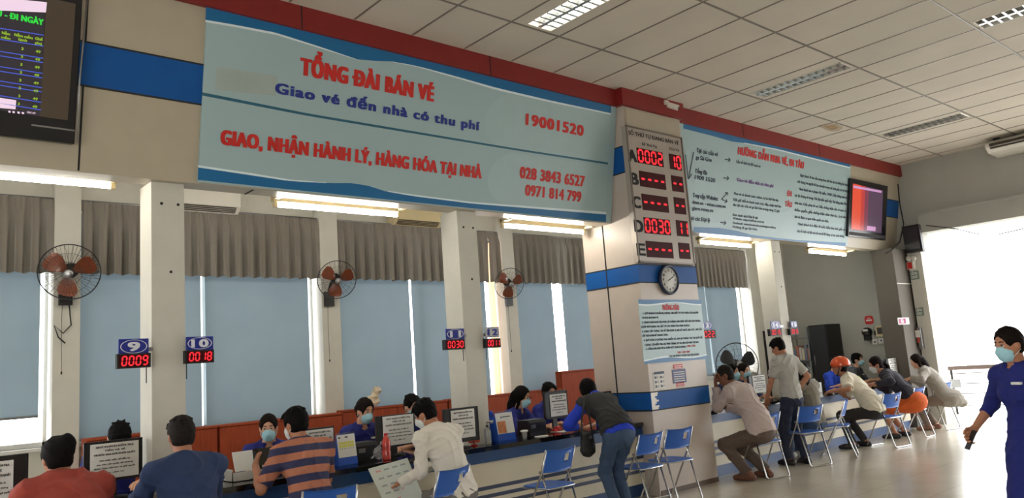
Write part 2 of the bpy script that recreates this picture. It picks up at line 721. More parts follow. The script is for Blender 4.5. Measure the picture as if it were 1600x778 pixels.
def skeleton(q):
    """Joints in the person's own frame: x to their right, y ahead, z up, feet at z 0."""
    s = q.get('s', 1.0)
    K = {}
    R = math.radians
    ph = q.get('ph', 0.545 if q.get('sit', True) else 0.93)
    lean, hunch, side, twist = R(q.get('lean', 8)), R(q.get('hunch', 10)), R(q.get('side', 0)), R(q.get('twist', 0))
    pel = np.array([0, q.get('py', 0.0), ph])

    def dr(a):
        return np.array([math.sin(side), math.sin(a) * math.cos(side), math.cos(a) * math.cos(side)])
    wai = pel + 0.19 * dr(lean * 0.7)
    che = wai + 0.20 * dr(lean + hunch * 0.3)
    nb = che + 0.175 * dr(lean + hunch)
    bw = q.get('w', 1.0)
    rgt = rotz(twist) @ np.array([math.cos(side), 0, -math.sin(side)])
    up = dr(lean + hunch)
    fwd = unit(np.cross(up, rgt))
    sw = 0.178 * bw
    shr = nb - 0.055 * up + rgt * sw + fwd * q.get('shf', 0.0)
    shl = nb - 0.055 * up - rgt * sw + fwd * q.get('shf', 0.0)
    hl = R(q.get('neck', 12))
    nd = unit(dr(lean + hunch * 0.6 + hl * 0.4))
    hb = nb + 0.085 * nd
    hy, hp, hr = R(q.get('hyaw', 0)), R(q.get('hpitch', 0)), R(q.get('hroll', 0))
    HR = rotz(hy) @ rotx(hp) @ roty(hr)
    hx, hf, hu = HR[:, 0], HR[:, 1], HR[:, 2]
    hc = hb + hu * 0.105 + hf * 0.022
    K.update(pel=pel, wai=wai, che=che, nb=nb, rgt=rgt, up=up, fwd=fwd, hb=hb, hc=hc, hx=hx, hf=hf, hu=hu)
    K['torR'] = np.stack([rgt, unit(np.cross(unit(che - wai), rgt)), unit(che - wai)], 1)
    K['pelR'] = np.stack([np.array([1, 0, 0.]), unit(np.cross(unit(wai - pel), np.array([1, 0, 0.]))), unit(wai - pel)], 1)
    la, lf = 0.285, 0.25
    for sd, sh, sg in (('R', shr, 1), ('L', shl, -1)):
        tgt = np.asarray(q.get('hand' + sd, [sg * 0.22, 0.42, ph + 0.28]), float) / np.array([1, 1, s])
        hint = q.get('elb' + sd, [sg * 0.6, -0.3, -1])
        el, wr = two_bone(sh, tgt, la, lf, hint)
        K['sh' + sd], K['el' + sd], K['wr' + sd] = sh, el, wr
        fd = unit(wr - el)
        if q.get('sit', True) and tgt[2] * s < 0.95:
            fd = unit(np.array([fd[0], fd[1], -0.12]))
        hd = unit(np.asarray(q.get('hdir' + sd, fd), float))
        hn = np.asarray(q.get('pal' + sd, [0, 0, -1]), float)
        hn = unit(hn - hd * (hn @ hd))
        K['hd' + sd], K['hn' + sd] = hd, hn
        hip = pel + np.array([sg * 0.088, 0.0, -0.035])
        ft = np.asarray(q.get('foot' + sd, [sg * 0.11, 0.42, 0.075] if q.get('sit', True) else [sg * 0.09, 0.0, 0.075]), float)
        kn, an = two_bone(hip, ft, 0.425, 0.415, q.get('knee' + sd, [sg * 0.12, 1, 0.5] if q.get('sit', True) else [0, 1, 0]))
        K['hip' + sd], K['kn' + sd], K['an' + sd] = hip, kn, an
        K['toe' + sd] = unit(np.asarray(q.get('toe' + sd, [sg * 0.18, 1, 0]), float))
    if s != 1.0:
        for k_ in ('pel', 'wai', 'che', 'nb', 'hb', 'hc', 'shR', 'shL', 'elR', 'elL', 'wrR', 'wrL', 'hipR', 'hipL', 'knR', 'knL', 'anR', 'anL'):
            K[k_] = K[k_] * s
    K['s'] = s
    K['bw'] = bw
    return K


def torso(S, K, t, g=1.0):
    """Trunk shapes grown by t; g widens the belly."""
    s, bw = K['s'], K['bw']
    S.ell(K['pel'], np.array([0.168 * bw, 0.122 * g, 0.125]) * s + t, K['pelR'], k=0.06)
    S.ell((K['pel'] + K['wai']) / 2, np.array([0.148 * bw, 0.112 * g, 0.12]) * s + t, K['pelR'], k=0.06)
    S.ell(K['wai'], np.array([0.142 * bw, 0.105 * g, 0.13]) * s + t, K['torR'], k=0.06)
    S.ell(K['che'] + K['torR'][:, 2] * 0.0, np.array([0.160 * bw, 0.112, 0.17]) * s + t, K['torR'], k=0.06)
    S.cap(K['shR'], K['shL'], 0.058 * s + t, k=0.06)
    mid = K['nb'] + K['up'] * 0.0
    S.cap(mid, K['shR'] * 0.62 + mid * 0.38, 0.05 * s + t, 0.05 * s + t, k=0.05)
    S.cap(mid, K['shL'] * 0.62 + mid * 0.38, 0.05 * s + t, 0.05 * s + t, k=0.05)


def hand_solid(K, sd, curl, thumb=0.5):
    s = K['s'] * 0.98
    S = Solid(0.008)
    w_, d, nn = K['wr' + sd], K['hd' + sd], K['hn' + sd]
    side = np.cross(d, nn) * (1 if sd == 'R' else -1)      # towards the thumb
    S.cap(w_ - unit(K['wr' + sd] - K['el' + sd]) * 0.07 * s, w_, 0.030 * s, 0.026 * s, k=0.012)
    lens = [(0.040, 0.026, 0.020), (0.045, 0.029, 0.021), (0.041, 0.027, 0.020), (0.032, 0.020, 0.018)]
    for i in range(4):
        o = (1.5 - i) * 0.0205
        base = w_ + d * (0.085 - 0.004 * abs(i - 1)) * s + side * o * s
        S.cap(w_ + side * o * 0.55 * s, base, 0.0145 * s, 0.0105 * s, k=0.012)
        p, a = base, curl * 0.35
        dd = unit(d + side * o * 2.2)
        for j, L in enumerate(lens[i]):
            v = dd * math.cos(a) + nn * math.sin(a)
            p2 = p + v * L * s
            S.cap(p, p2, (0.0095 - 0.0008 * j) * s, (0.0088 - 0.0009 * j) * s, k=0.004)
            p, a = p2, a + curl * 0.75
    t0 = w_ + d * 0.022 * s + side * 0.022 * s
    t1 = t0 + unit(d * 0.7 + side * 0.75 + nn * 0.25 * thumb) * 0.045 * s
    t2 = t1 + unit(d * 0.95 + side * 0.25 + nn * 0.5 * thumb) * 0.032 * s
    t3 = t2 + unit(d * 1.0 - side * 0.05 + nn * 0.6 * thumb) * 0.025 * s
    S.cap(t0, t1, 0.016 * s, 0.0115 * s, k=0.012).cap(t1, t2, 0.0112 * s, 0.010 * s, k=0.004).cap(t2, t3, 0.010 * s, 0.008 * s, k=0.004)
    return S


def head_solid(S, K, ears=True):
    s = K['s']
    c, x, y, z = K['hc'], K['hx'], K['hf'], K['hu']
    R = np.stack([x, y, z], 1)

    def at(a, b, d):
        return c + (x * a + y * b + z * d) * s
    S.cap(K['nb'] - K['up'] * 0.03, K['hb'] + y * 0.005, 0.054 * s, 0.05 * s, k=0.03)
    S.cap(K['hb'] - z * 0.01, c - z * 0.05 * s, 0.05 * s, 0.052 * s, k=0.03)
    S.ell(at(0, -0.004, 0.008), np.array([0.075, 0.094, 0.098]) * s, R, k=0.02)
    S.ell(at(0, 0.028, -0.052), np.array([0.060, 0.066, 0.078]) * s, R, k=0.03)
    S.ell(at(0, 0.066, -0.112), np.array([0.026, 0.020, 0.018]) * s, R, k=0.025)
    for sg in (1, -1):
        S.ell(at(sg * 0.033, 0.094, -0.012), np.array([0.019, 0.010, 0.012]) * s, R, k=0.014, op='s')
    S.cap(at(0, 0.088, -0.010), at(0, 0.106, -0.048), 0.008 * s, 0.0135 * s, k=0.012)
    S.cap(at(-0.018, 0.090, -0.080), at(0.018, 0.090, -0.080), 0.0075 * s, k=0.008)
    if ears:
        for sg in (1, -1):
            S.ell(at(sg * 0.077, -0.004, -0.026), np.array([0.011, 0.019, 0.031]) * s, R, k=0.008)


def hair_solid(K, style):
    s = K['s']
    c, x, y, z = K['hc'], K['hx'], K['hf'], K['hu']
    R = np.stack([x, y, z], 1)

    def at(a, b, d):
        return c + (x * a + y * b + z * d) * s
    S = Solid(0.012)
    low = -0.085 if style in ('short', 'crop', 'thin') else -0.10
    t = {'crop': 0.006, 'thin': 0.003}.get(style, 0.012)
    S.ell(at(0, -0.008, 0.012), (np.array([0.076, 0.095, 0.098]) + t) * s, R, clip=[(at(0, 0, low), -z)])
    S.ell(at(0, -0.03, -0.045), np.array([0.074, 0.068, 0.065]) * s, R, k=0.02, clip=[(at(0, 0, low), -z)])
    if style == 'bob':
        S.ell(at(0, -0.01, -0.04), np.array([0.088, 0.088, 0.09]) * s, R, k=0.02)
    S.ell(at(0, 0.112, -0.062), np.array([0.074, 0.078, 0.124]) * s, R, k=0.012, op='s')
    for sg in (1, -1):
        if style not in ('bob', 'long'):
            S.ell(at(sg * 0.088, 0.020, -0.050), np.array([0.030, 0.038, 0.046]) * s, R, k=0.008, op='s')
    if style == 'short':
        for a in range(7):
            S.cap(at(-0.06 + 0.02 * a, 0.055, 0.088 - 0.0025 * (a - 3) ** 2), at(-0.063 + 0.02 * a, 0.088, 0.064 - 0.003 * (a - 3) ** 2), 0.014 * s, 0.008 * s, k=0.01)
        for a in range(9):
            th = a * 0.7
            S.cap(at(0.03 * math.cos(th), 0.03 * math.sin(th) - 0.02, 0.104), at(0.07 * math.cos(th), 0.075 * math.sin(th) - 0.02, 0.085), 0.013 * s, 0.009 * s, k=0.01)
    if style == 'bun':
        S.ell(at(0, -0.122, -0.02), np.array([0.042, 0.036, 0.042]) * s, R, k=0.012)
    if style == 'topbun':
        S.ell(at(0.03, -0.095, 0.045), np.array([0.044, 0.048, 0.064]) * s, R, k=0.045)
    if style == 'ponytail':
        S.ell(at(0, -0.105, -0.01), np.array([0.03, 0.03, 0.03]) * s, R, k=0.012)
        S.chain([at(0, -0.115, -0.01), at(0, -0.15, -0.09), at(0, -0.15, -0.19), at(0.01, -0.13, -0.28)], [0.026 * s, 0.034 * s, 0.028 * s, 0.010 * s])
    if style == 'long':
        S.chain([at(0, -0.075, -0.02), at(0, -0.10, -0.14), at(0, -0.115, -0.25), at(0.0, -0.12, -0.36)], [0.075 * s, 0.072 * s, 0.055 * s, 0.02 * s])
        for sg in (1, -1):
            S.chain([at(sg * 0.07, -0.01, 0.0), at(sg * 0.076, 0.0, -0.09), at(sg * 0.07, -0.03, -0.2)], [0.02 * s, 0.022 * s, 0.012 * s])
    return S


def mask_parts(K, h):
    s = K['s']
    c, x, y, z = K['hc'], K['hx'], K['hf'], K['hu']
    R = np.stack([x, y, z], 1)

    def at(a, b, d):
        return c + (x * a + y * b + z * d) * s
    S = Solid(0.012)
    S.ell(at(0, 0.030, -0.070), np.array([0.065, 0.080, 0.080]) * s, R)
    S.cap(at(0, 0.095, -0.030), at(0, 0.112, -0.062), 0.012 * s, 0.014 * s, k=0.03)
    cuts = [(at(0, 0.034, 0), -y), (at(0, 0, -0.022), unit(z - 0.35 * y) * 1.0), (at(0, 0, -0.136), -z)]
    cuts[1] = (at(0, 0.09, -0.020), unit(z - 0.10 * y))
    v, f = S.mesh(h, cuts)
    mb = MB()
    mb.add(v, f.tolist(), 0, True)
    for sg in (1, -1):
        for a0, a1 in (((0.058, 0.045, -0.036), (0.079, -0.012, 0.004)), ((0.056, 0.042, -0.105), (0.079, -0.016, -0.055))):
            mb.tube([at(sg * a0[0], a0[1], a0[2]), at(sg * 0.073, 0.016, (a0[2] + a1[2]) / 2), at(sg * a1[0], a1[1], a1[2])], 0.0022 * s, 5, 1)
    # pleats across the mask
    for d in (-0.055, -0.075, -0.095):
        pts = []
        for a in np.linspace(-0.040, 0.040, 9):
            yy = 0.030 + 0.0800 * math.sqrt(max(0.0, 1 - (a / 0.0652) ** 2 - ((d + 0.070) / 0.080) ** 2))
            pts.append(at(a, yy, d))
        mb.tube(pts, 0.0016 * s, 4, 0)
    return mb


def DBG(label, root, K, loc, Rw):
    pass


N_PERSON = [0]


def person(label, spot, yaw, q, look, vox=0.008):
    """One person. spot: ('head', px, py, world y) places the crown where the photograph has it; yaw turns them (0 faces the counter)."""
    q = dict(q)
    yw = math.radians(yaw)
    Rw = rotz(yw)
    if spot[0] == 'head':
        tgt = P(spot[1], spot[2], y=spot[3])
        for _ in range(4):
            K = skeleton(q)
            top = K['hc'] + K['hu'] * 0.108 * K['s']
            q['s'] = q.get('s', 1.0) * float(np.clip(tgt[2] / top[2], 0.9, 1.1))
            q['s'] = float(np.clip(q['s'], 0.84, 1.14))
        K = skeleton(q)
        top = Rw @ (K['hc'] + K['hu'] * 0.108 * K['s'])
        loc = np.array([tgt[0] - top[0], tgt[1] - top[1], q.get('z0', 0.0)])
    else:
        K = skeleton(q)
        loc = np.array([spot[1], spot[2], q.get('z0', 0.0)])
    N_PERSON[0] += 1
    seed = N_PERSON[0]
    root = thing('person', label, 'person', loc, yw, look.get('group'))
    s = K['s']
    skin = look['skin']

    def emit(name, sol, mats, h=vox, cuts=(), folds=0.0, fs=38.0, lab=None):
        v, f = sol.mesh(h, cuts, folds, fs, seed)
        mb = MB()
        mb.add(v, f.tolist(), 0, True)
        return put(name, mb, mats, root, world=False, label=lab)

    # body: one surface from head to feet, with the finer hands joined on at the wrists
    B = Solid(0.03)
    torso(B, K, -0.006, look.get('belly', 1.0))
    head_solid(B, K)
    for sd in 'RL':
        B.cap(K['sh' + sd], K['el' + sd], 0.046 * s, 0.037 * s, k=0.03)
        fm = K['el' + sd] * 0.7 + K['wr' + sd] * 0.3
        B.cap(K['el' + sd], fm, 0.037 * s, 0.038 * s, k=0.02).cap(fm, K['wr' + sd], 0.038 * s, 0.026 * s, k=0.02)
        if look.get('legs', True):
            cm = K['kn' + sd] * 0.7 + K['an' + sd] * 0.3
            B.cap(K['hip' + sd], K['kn' + sd], 0.08 * s, 0.054 * s, k=0.04)
            B.cap(K['kn' + sd], cm, 0.052 * s, 0.052 * s, k=0.02).cap(cm, K['an' + sd], 0.052 * s, 0.034 * s, k=0.02)
            B.cap(K['an' + sd] - np.array([0, 0, 0.02]) - K['toe' + sd] * 0.03, K['an' + sd] + K['toe' + sd] * 0.14 * s - np.array([0, 0, 0.045]), 0.036 * s, 0.026 * s, k=0.02)
    v, f = B.mesh(vox)
    mb = MB()
    mb.add(v, f.tolist(), 0, True)
    for sd in 'RL':
        if look.get('hands', True):
            v, f = hand_solid(K, sd, q.get('curl' + sd, 0.5)).mesh(max(0.0036, vox * 0.5))
            mb.add(v, f.tolist(), 0, True)
    put('body', mb, skin, root, world=False)

    # trousers, shorts or skirt
    leg = look.get('bottom')
    if leg:
        S = Solid(0.03)
        S.ell(K['pel'] - np.array([0, 0, 0.02]), np.array([0.168 * K['bw'], 0.13, 0.125]) * s + 0.010, K['pelR'], k=0.05)
        S.ell(K['pel'] * 0.5 + K['wai'] * 0.5, np.array([0.150 * K['bw'], 0.112, 0.10]) * s + 0.008, K['pelR'], k=0.05)
        for sd in 'RL':
            hp, kn, an = K['hip' + sd], K['kn' + sd], K['an' + sd]
            lw = look.get('legw', 1.0)
            if leg[0] == 'long':
                S.cap(hp, kn, 0.096 * s, 0.070 * s * lw, k=0.04)
                d = unit(an - kn)
                S.cap(kn, an - d * 0.0, 0.067 * s * lw, 0.055 * s * lw, k=0.03, clip=[(an - d * 0.015, d)])
            else:
                d = unit(kn - hp)
                S.cap(hp, kn, 0.100 * s, 0.086 * s, k=0.06 if leg[0] == 'skirt' else 0.04, clip=[(hp + (kn - hp) * leg[2], d)])
        if leg[0] == 'skirt':
            S.ell((K['hipR'] + K['hipL']) / 2 + np.array([0, 0.1, -0.02]), np.array([0.2, 0.26, 0.12]) * s, k=0.05)
            S.ell(K['pel'] + np.array([0, -0.05, 0.0]), np.array([0.21, 0.18, 0.16]) * s, k=0.05)
        emit({'long': 'trousers', 'short': 'shorts', 'skirt': 'skirt'}[leg[0]], S, leg[1], folds=0.004)
    # shoes
    sh = look.get('shoes')
    if sh:
        for sd in 'RL':
            a, t = K['an' + sd], K['toe' + sd]
            S = Solid(0.02)
            b = np.array([a[0], a[1], 0.042 + q.get('lift' + sd, 0.0)])
            S.cap(b - t * 0.045, b + t * 0.10 * s, 0.044, 0.040, k=0.02)
            S.cap(b + t * 0.10 * s, b + t * 0.165 * s - np.array([0, 0, 0.008]), 0.041, 0.032, k=0.02)
            S.cap(b, a + np.array([0, 0, 0.005]), 0.044, 0.045, k=0.02, clip=[(a + np.array([0, 0, 0.005]), np.array([0, 0, 1.0]))])
            emit('shoe', S, sh, cuts=[(b - np.array([0, 0, 0.04]), np.array([0, 0, -1.0]))])
    # top
    tp = look['top']
    S = Solid(0.03)
    th = tp.get('t', 0.014)
    torso(S, K, th, look.get('belly', 1.0))
    for sd in 'RL':
        sh_, el, wr = K['sh' + sd], K['el' + sd], K['wr' + sd]
        sr = tp.get('sr', 0.012)
        sl = tp.get('sleeve', 'short')
        if sl == 'short':
            d = unit(el - sh_)
            S.cap(sh_, el, 0.052 * s + sr, 0.048 * s + sr, k=0.04, clip=[(sh_ + (el - sh_) * tp.get('sl', 0.72), d)])
        elif sl != 'none':
            S.cap(sh_, el, 0.052 * s + sr, 0.042 * s + sr, k=0.04)
            d = unit(wr - el)
            f_ = {'three': 0.42, 'long': 0.93}[sl]
            S.cap(el, wr, 0.041 * s + sr, 0.030 * s + sr, k=0.025, clip=[(el + (wr - el) * f_, d)])
        else:
            S.cap(sh_, sh_ + (el - sh_) * 0.12, 0.056 * s + sr, k=0.04)
    hem = K['pel'] + (K['wai'] - K['pel']) * tp.get('hem', -0.25)
    hd_ = -unit(K['wai'] - K['pel'])
    cuts = [] if tp.get('tunic') else [(hem, hd_)]
    # open neck: cut a hole around the neck column
    S.cap(K['nb'] - K['up'] * 0.005 + K['fwd'] * 0.01, K['nb'] + K['up'] * 0.14 + K['fwd'] * 0.03, 0.060 * s, 0.075 * s, k=0.012, op='s')
    if tp.get('extra'):
        tp['extra'](S, K)
    shirt = emit(tp.get('name', 'shirt'), S, tp['mat'], cuts=cuts, folds=tp.get('folds', 0.0045), fs=tp.get('fs', 38.0))
    if tp.get('collar'):
        mb = MB()
        pts = []
        for i in range(15):
            a = -2.55 + 5.1 * i / 14
            rr = 0.068 * s
            pts.append(K['nb'] + K['up'] * (0.022 - 0.012 * math.cos(a)) * s + K['rgt'] * math.sin(a) * rr - K['fwd'] * (math.cos(a) * rr * 0.95 - 0.012))
        mb.tube(pts, 0.017 * s, 8)
        put('collar', mb, tp['collar'], root, world=False)
    # hair, mask, eyes
    if look.get('hair'):
        emit('hair', hair_solid(K, look['hair'][0]), look['hair'][1], h=min(vox, 0.007), folds=0.0022, fs=120.0)
    if look.get('mask'):
        put('face_mask', mask_parts(K, min(vox, 0.006)), [look['mask'], MATS['mask_loop']], root, world=False)
    if look.get('eyes', True):
        for sg in (1, -1):
            mb = MB()
            c = K['hc'] + (K['hx'] * sg * 0.032 + K['hf'] * 0.0835 - K['hu'] * 0.013) * s
            R = np.stack([K['hx'], K['hf'], K['hu']], 1)
            mb.ell(c, np.array([0.0145, 0.008, 0.0075]) * s, 0, 12, 8, R)
            mb.ell(c + K['hf'] * 0.0045 * s, np.array([0.0065, 0.0052, 0.0065]) * s, 1, 10, 6, R)
            lid = [c + (K['hx'] * a + K['hf'] * (0.0075 - 9 * a * a) + K['hu'] * (0.0075 - 14 * a * a)) * s for a in np.linspace(-0.015, 0.015, 5)]
            mb.tube(lid, 0.0022 * s, 5, 1)
            put('eye', mb, [MATS['eye_white'], MATS['eye_dark']], root, world=False)
            mb = MB()
            bp = [K['hc'] + (K['hx'] * sg * a + K['hf'] * (0.0935 - 8 * (a - 0.012) ** 2) + K['hu'] * (0.013 + 0.004 * math.sin((a - 0.014) * 90))) * s for a in np.linspace(0.014, 0.050, 6)]
            mb.tube(bp, [0.003 * s, 0.004 * s, 0.004 * s, 0.0035 * s, 0.003 * s, 0.002 * s], 5)
            put('eyebrow', mb, MATS['hair_black'], root, world=False)
    if tp.get('badge'):
        mb = MB()
        fz = K['torR'][:, 1]
        c = K['che'] + K['up'] * 0.075 * s - K['rgt'] * 0.085 * s + fz * (0.114 * s + th)
        mb.box([-0.036, -0.006, -0.008], [0.036, 0.012, 0.008], 0, K['torR'], c)
        put('name_badge', mb, MATS['badge_white'], root, world=False)
    for fn in look.get('more', []):
        fn(root, K, emit)
    DBG(label, root, K, loc, Rw)
    return root, K, loc

# ------------------------------------------------------------------ palette
M_PANEL = mat('panel_grey', (180, 170, 150), 0.35, var=0.03)
M_PILLAR = mat('pillar_white', (196, 183, 171), 0.4, var=0.03)
M_WHITE = mat('plaster_white', (206, 203, 192), 0.8, var=0.03, bump=0.05)
M_GREYWALL = mat('plaster_grey', (176, 176, 168), 0.85, var=0.04, scale=2.0, bump=0.05)
M_BLUE = mat('band_blue', (18, 84, 156), 0.55, var=0.05, spec=0.25)
M_BLACK = mat('matte_black', (22, 21, 22), 0.55, var=0.1)
M_DARK = mat('dark_line', (30, 28, 28), 0.7, var=0.1)
M_RED = mat('trim_red', (132, 32, 30), 0.5, var=0.06)
M_TILE = tile_mat('ceiling_tile', (222, 214, 200), (150, 143, 134), 0.656, 1.331, 4.29, 5.345, 0.004, 0.85, 0.03)
M_TBAR = mat('ceiling_bar', (126, 119, 110), 0.38, var=0.1)
M_FLOOR = tile_mat('floor_tile', (208, 198, 180), (176, 167, 152), 0.66, 0.66, 0.1, 0.2, 0.004, 0.2, 0.03, spec=0.7)
M_YARD = mat('yard_paving', (200, 196, 188), 0.8, var=0.06)
M_GRANITE = mat('granite_black', (18, 18, 20), 0.09, var=0.4, scale=90, spec=0.7)
M_CPANEL = mat('counter_white', (226, 216, 192), 0.4, var=0.03)
M_CBLUE = mat('counter_blue', (32, 70, 120), 0.4, var=0.06)
M_STRIPE = mat('counter_stripe', (62, 72, 98), 0.4, var=0.06)
M_WOOD = wood_mat('red_wood', (142, 54, 20), (166, 70, 30), rough=0.7)
M_CURT = cloth_translucent('curtain_grey', (140, 133, 124), 0.10)
M_BLIND = cloth_translucent('blind_blue', (130, 146, 155), 0.08)
M_PEACH = cloth_translucent('gap_light_peach', (236, 190, 150), 0.45)  # orange-tinted daylight in a narrow gap, put into a cloth colour
M_FRAME = mat('window_frame_white', (214, 212, 206), 0.5, var=0.03)
M_GLASS = glass_mat('window_glass')
M_CHROME = mat('chrome', (196, 196, 196), 0.22, metal=1.0, var=0.03)
M_STEEL = mat('steel_grey', (150, 150, 150), 0.35, metal=0.9, var=0.05)
M_PLASTIC_W = mat('plastic_white', (226, 222, 212), 0.4, var=0.03)
M_PLASTIC_Y = mat('plastic_yellowed', (206, 190, 150), 0.45, var=0.05)
M_TUBE = mat('tube_light', (255, 252, 244), 0.5, emit=TUBE, var=0, ecol=(255, 250, 238))
M_LED = mat('led_red', (60, 8, 8), 0.6, emit=1.5, var=0, ecol=(255, 46, 56), spec=0.1)
M_LEDBG = mat('led_window', (62, 9, 12), 0.6, var=0.05, spec=0.15)
M_PAPER = mat('paper_white', (232, 231, 226), 0.8, var=0.02)
M_INK = mat('ink_black', (30, 30, 34), 0.8, var=0)
M_TRED = mat('letter_red', (205, 38, 32), 0.5, var=0.04)
M_TNAVY = mat('letter_navy', (30, 50, 140), 0.5, var=0.04)
M_TDARK = mat('letter_dark', (52, 66, 84), 0.6, var=0.04)
M_TPURP = mat('letter_purple', (120, 70, 150), 0.6, var=0.04)
M_BANNER = mat('banner_pale', (163, 188, 192), 0.42, var=0.03, scale=0.7)
M_BANNER2 = mat('banner_paler', (168, 193, 196), 0.42, var=0.02)
M_TEAL = mat('banner_teal', (8, 104, 158), 0.42, var=0.04)
M_TEALD = mat('banner_teal_line', (34, 96, 120), 0.42, var=0.03)
M_BWHITE = mat('banner_white', (226, 240, 244), 0.42, var=0.02)
M_CHAIR = mat('chair_blue', (34, 92, 178), 0.45, var=0.06, bump=0.06, bscale=160)
for nm, c in (('hair_black', (14, 11, 11)), ('hair_brown', (26, 18, 15)), ('hair_grey', (34, 30, 28))):
    mat(nm, c, 0.7, var=0.3, scale=60, bump=0.2, bscale=120, spec=0.1)
mat('mask_blue', (166, 212, 224), 0.85, var=0.05, bump=0.1)
mat('mask_white', (222, 226, 226), 0.85, var=0.03)
mat('mask_loop', (226, 230, 230), 0.8, var=0)
mat('eye_white', (222, 214, 206), 0.3, var=0)
mat('eye_dark', (26, 18, 16), 0.25, var=0)
mat('badge_white', (232, 232, 224), 0.4, var=0.02)
SK1 = mat('skin_light', (214, 162, 132), 0.55, var=0.06, scale=14)
SK2 = mat('skin_tan', (178, 122, 92), 0.55, var=0.06, scale=14)
SK3 = mat('skin_brown', (128, 82, 60), 0.55, var=0.06, scale=14)
UNI = mat('uniform_blue', (26, 36, 124), 0.75, var=0.08, bump=0.15, bscale=30)

# ------------------------------------------------------------------ the hall: floor, ceiling, walls
ZC = 4.96
YF, YB = 6.17, 6.65            # front and back of the beam over the counter
ZS = 3.30                      # its underside
TK = 0.186                     # its face leans out: y = YF + TK * (4.76 - z)
BR = np.stack([[1, 0, 0], unit([0, 1, TK]), unit([0, -TK, 1])], 1)     # x along, y into the beam, z up the leaning face
BO = np.array([0, YF, 4.76])


def SV(z):
    """Height z on the leaning face as a distance along the slope."""
    return (z - 4.76) * math.sqrt(1 + TK * TK)


def BP(px, py, lift=0.0):
    """The point of the beam's leaning face that a pixel shows."""
    d = P(px, py, y=10.0) - CAM
    n = BR[:, 1]
    t = ((BO - n * lift - CAM) @ n) / (d @ n)
    return CAM + d * t


XE = 15.75                     # end wall
struct('floor', MB().box([-6, -6, -0.1], [XE + 0.25, 9.2, 0]), M_FLOOR)
struct('ground', MB().box([XE + 0.25, -14, -0.14], [46, 16, -0.02]), M_YARD)
LIGHTS = [(5.10, 5.44, 4.05, 5.30, 1), (9.10, 9.43, 4.05, 5.30, 2), (12.98, 13.36, 4.06, 5.31, 0), (9.28, 9.62, 1.39, 2.64, 0), (5.15, 5.49, 1.39, 2.64, 1), (1.2, 1.54, 4.05, 5.30, 1), (12.98, 13.36, 1.39, 2.64, 0)]
# ceiling in strips that leave the light openings free
cb = MB()
ys = [-6.0, 1.39, 2.64, 4.05, 5.31, 6.2]
for a, b in zip(ys[:-1], ys[1:]):
    holes = sorted((l[0], l[1]) for l in LIGHTS if abs(l[2] - a) < 0.05)
    x = -6.0
    for h0, h1 in holes:
        cb.box([x, a, ZC], [h0, b, ZC + 0.02])
        x = h1
    cb.box([x, a, ZC], [XE, b, ZC + 0.02])
struct('ceiling', cb, M_TILE)
tb = MB()
for k in range(-8, 8):
    y = 5.345 - 1.331 * k
    if -6 < y < 6.1:
        tb.box([-6, y - 0.011, ZC - 0.006], [XE, y + 0.011, ZC])
for k in range(-15, 18):
    x = 4.29 + 0.656 * k
    if x < XE:
        spans = [(-6.0, 6.1)]
        for l in LIGHTS:
            if l[0] - 0.01 < x < l[1] + 0.01:
                spans = [s for a, b in spans for s in ((a, min(b, l[2])), (max(a, l[3]), b)) if s[1] - s[0] > 0.02]
        for a, b in spans:
            tb.box([x - 0.009, a, ZC - 0.005], [x + 0.009, b, ZC])
struct('ceiling_trim', tb, M_TBAR)
st = MB()
sx, sy = 11.75, 5.5
for rr, z in ((0.19, 0.0007), (0.11, 0.0012)):
    st.poly([[sx + rr * (1.5 + 0.25 * math.sin(3 * a)) * math.cos(a), sy + rr * (0.8 + 0.2 * math.sin(2 * a + 1)) * math.sin(a), ZC - z] for a in np.linspace(6.283, 0, 26)[:-1]], 0 if rr > 0.15 else 1)
struct('ceiling_stain_surface', st, [mat('stain_pale', (186, 170, 146), 0.9, var=0.15), mat('stain_brown', (168, 142, 108), 0.9, var=0.2)])

# beam over the counter (fascia), with its seams and blue band
fb = struct('beam', MB().prism([[-6, YF, ZC], [-6, YF, 4.76], [-6, YF + TK * (4.76 - ZS), ZS], [-6, YB, ZS], [-6, YB, ZC]], (XE + 6, 0, 0)), M_PANEL)
sb = MB()
for x in (BP(124, 240)[0], 2.3):
    sb.box([x - 0.007, -0.002, SV(3.31)], [x + 0.007, 0.002, SV(4.74)], 0, BR, BO)
sb.box([2.75, YF + 0.30, ZS - 0.003], [2.77, YB, ZS])
put('seam', sb, M_DARK, fb)
zb0, zb1 = (BP(128, 130)[2] + BP(314, 164)[2]) / 2, (BP(130, 66)[2] + BP(318, 103)[2]) / 2
for x0, x1 in ((-6, 2.9), (13.9, XE - 0.001)):
    put('blue_band', MB().box([x0, -0.004, SV(zb0)], [x1, 0.004, SV(zb1)], 0, BR, BO), M_BLUE, fb)
    put('band_edge', MB().box([x0, -0.006, SV(zb0) - 0.014], [x1, 0.004, SV(zb0)], 0, BR, BO).box([x0, -0.006, SV(zb1)], [x1, 0.004, SV(zb1) + 0.014], 0, BR, BO), M_DARK, fb)
# red strip under the ceiling, stepping round the pillar
PX0, PX1, PY = 7.40, 8.56, 6.07
rb = MB()
rb.box([-6, YF - 0.05, 4.74], [PX0 - 0.05, YF, ZC]).box([PX1 + 0.05, YF - 0.05, 4.74], [XE, YF, ZC])
rb.box([PX0 - 0.05, PY - 0.05, 4.74], [PX1 + 0.05, PY, ZC]).box([PX0 - 0.05, PY, 4.74], [PX0, YF, ZC]).box([PX1, PY, 4.74], [PX1 + 0.05, YF, ZC])
for x in (3.1, 5.30, 10.2, 12.5):
    rb.box([x - 0.006, YF - 0.052, 4.74], [x + 0.006, YF - 0.05, ZC], 1)
struct('ceiling_trim_red', rb, [M_RED, M_DARK])

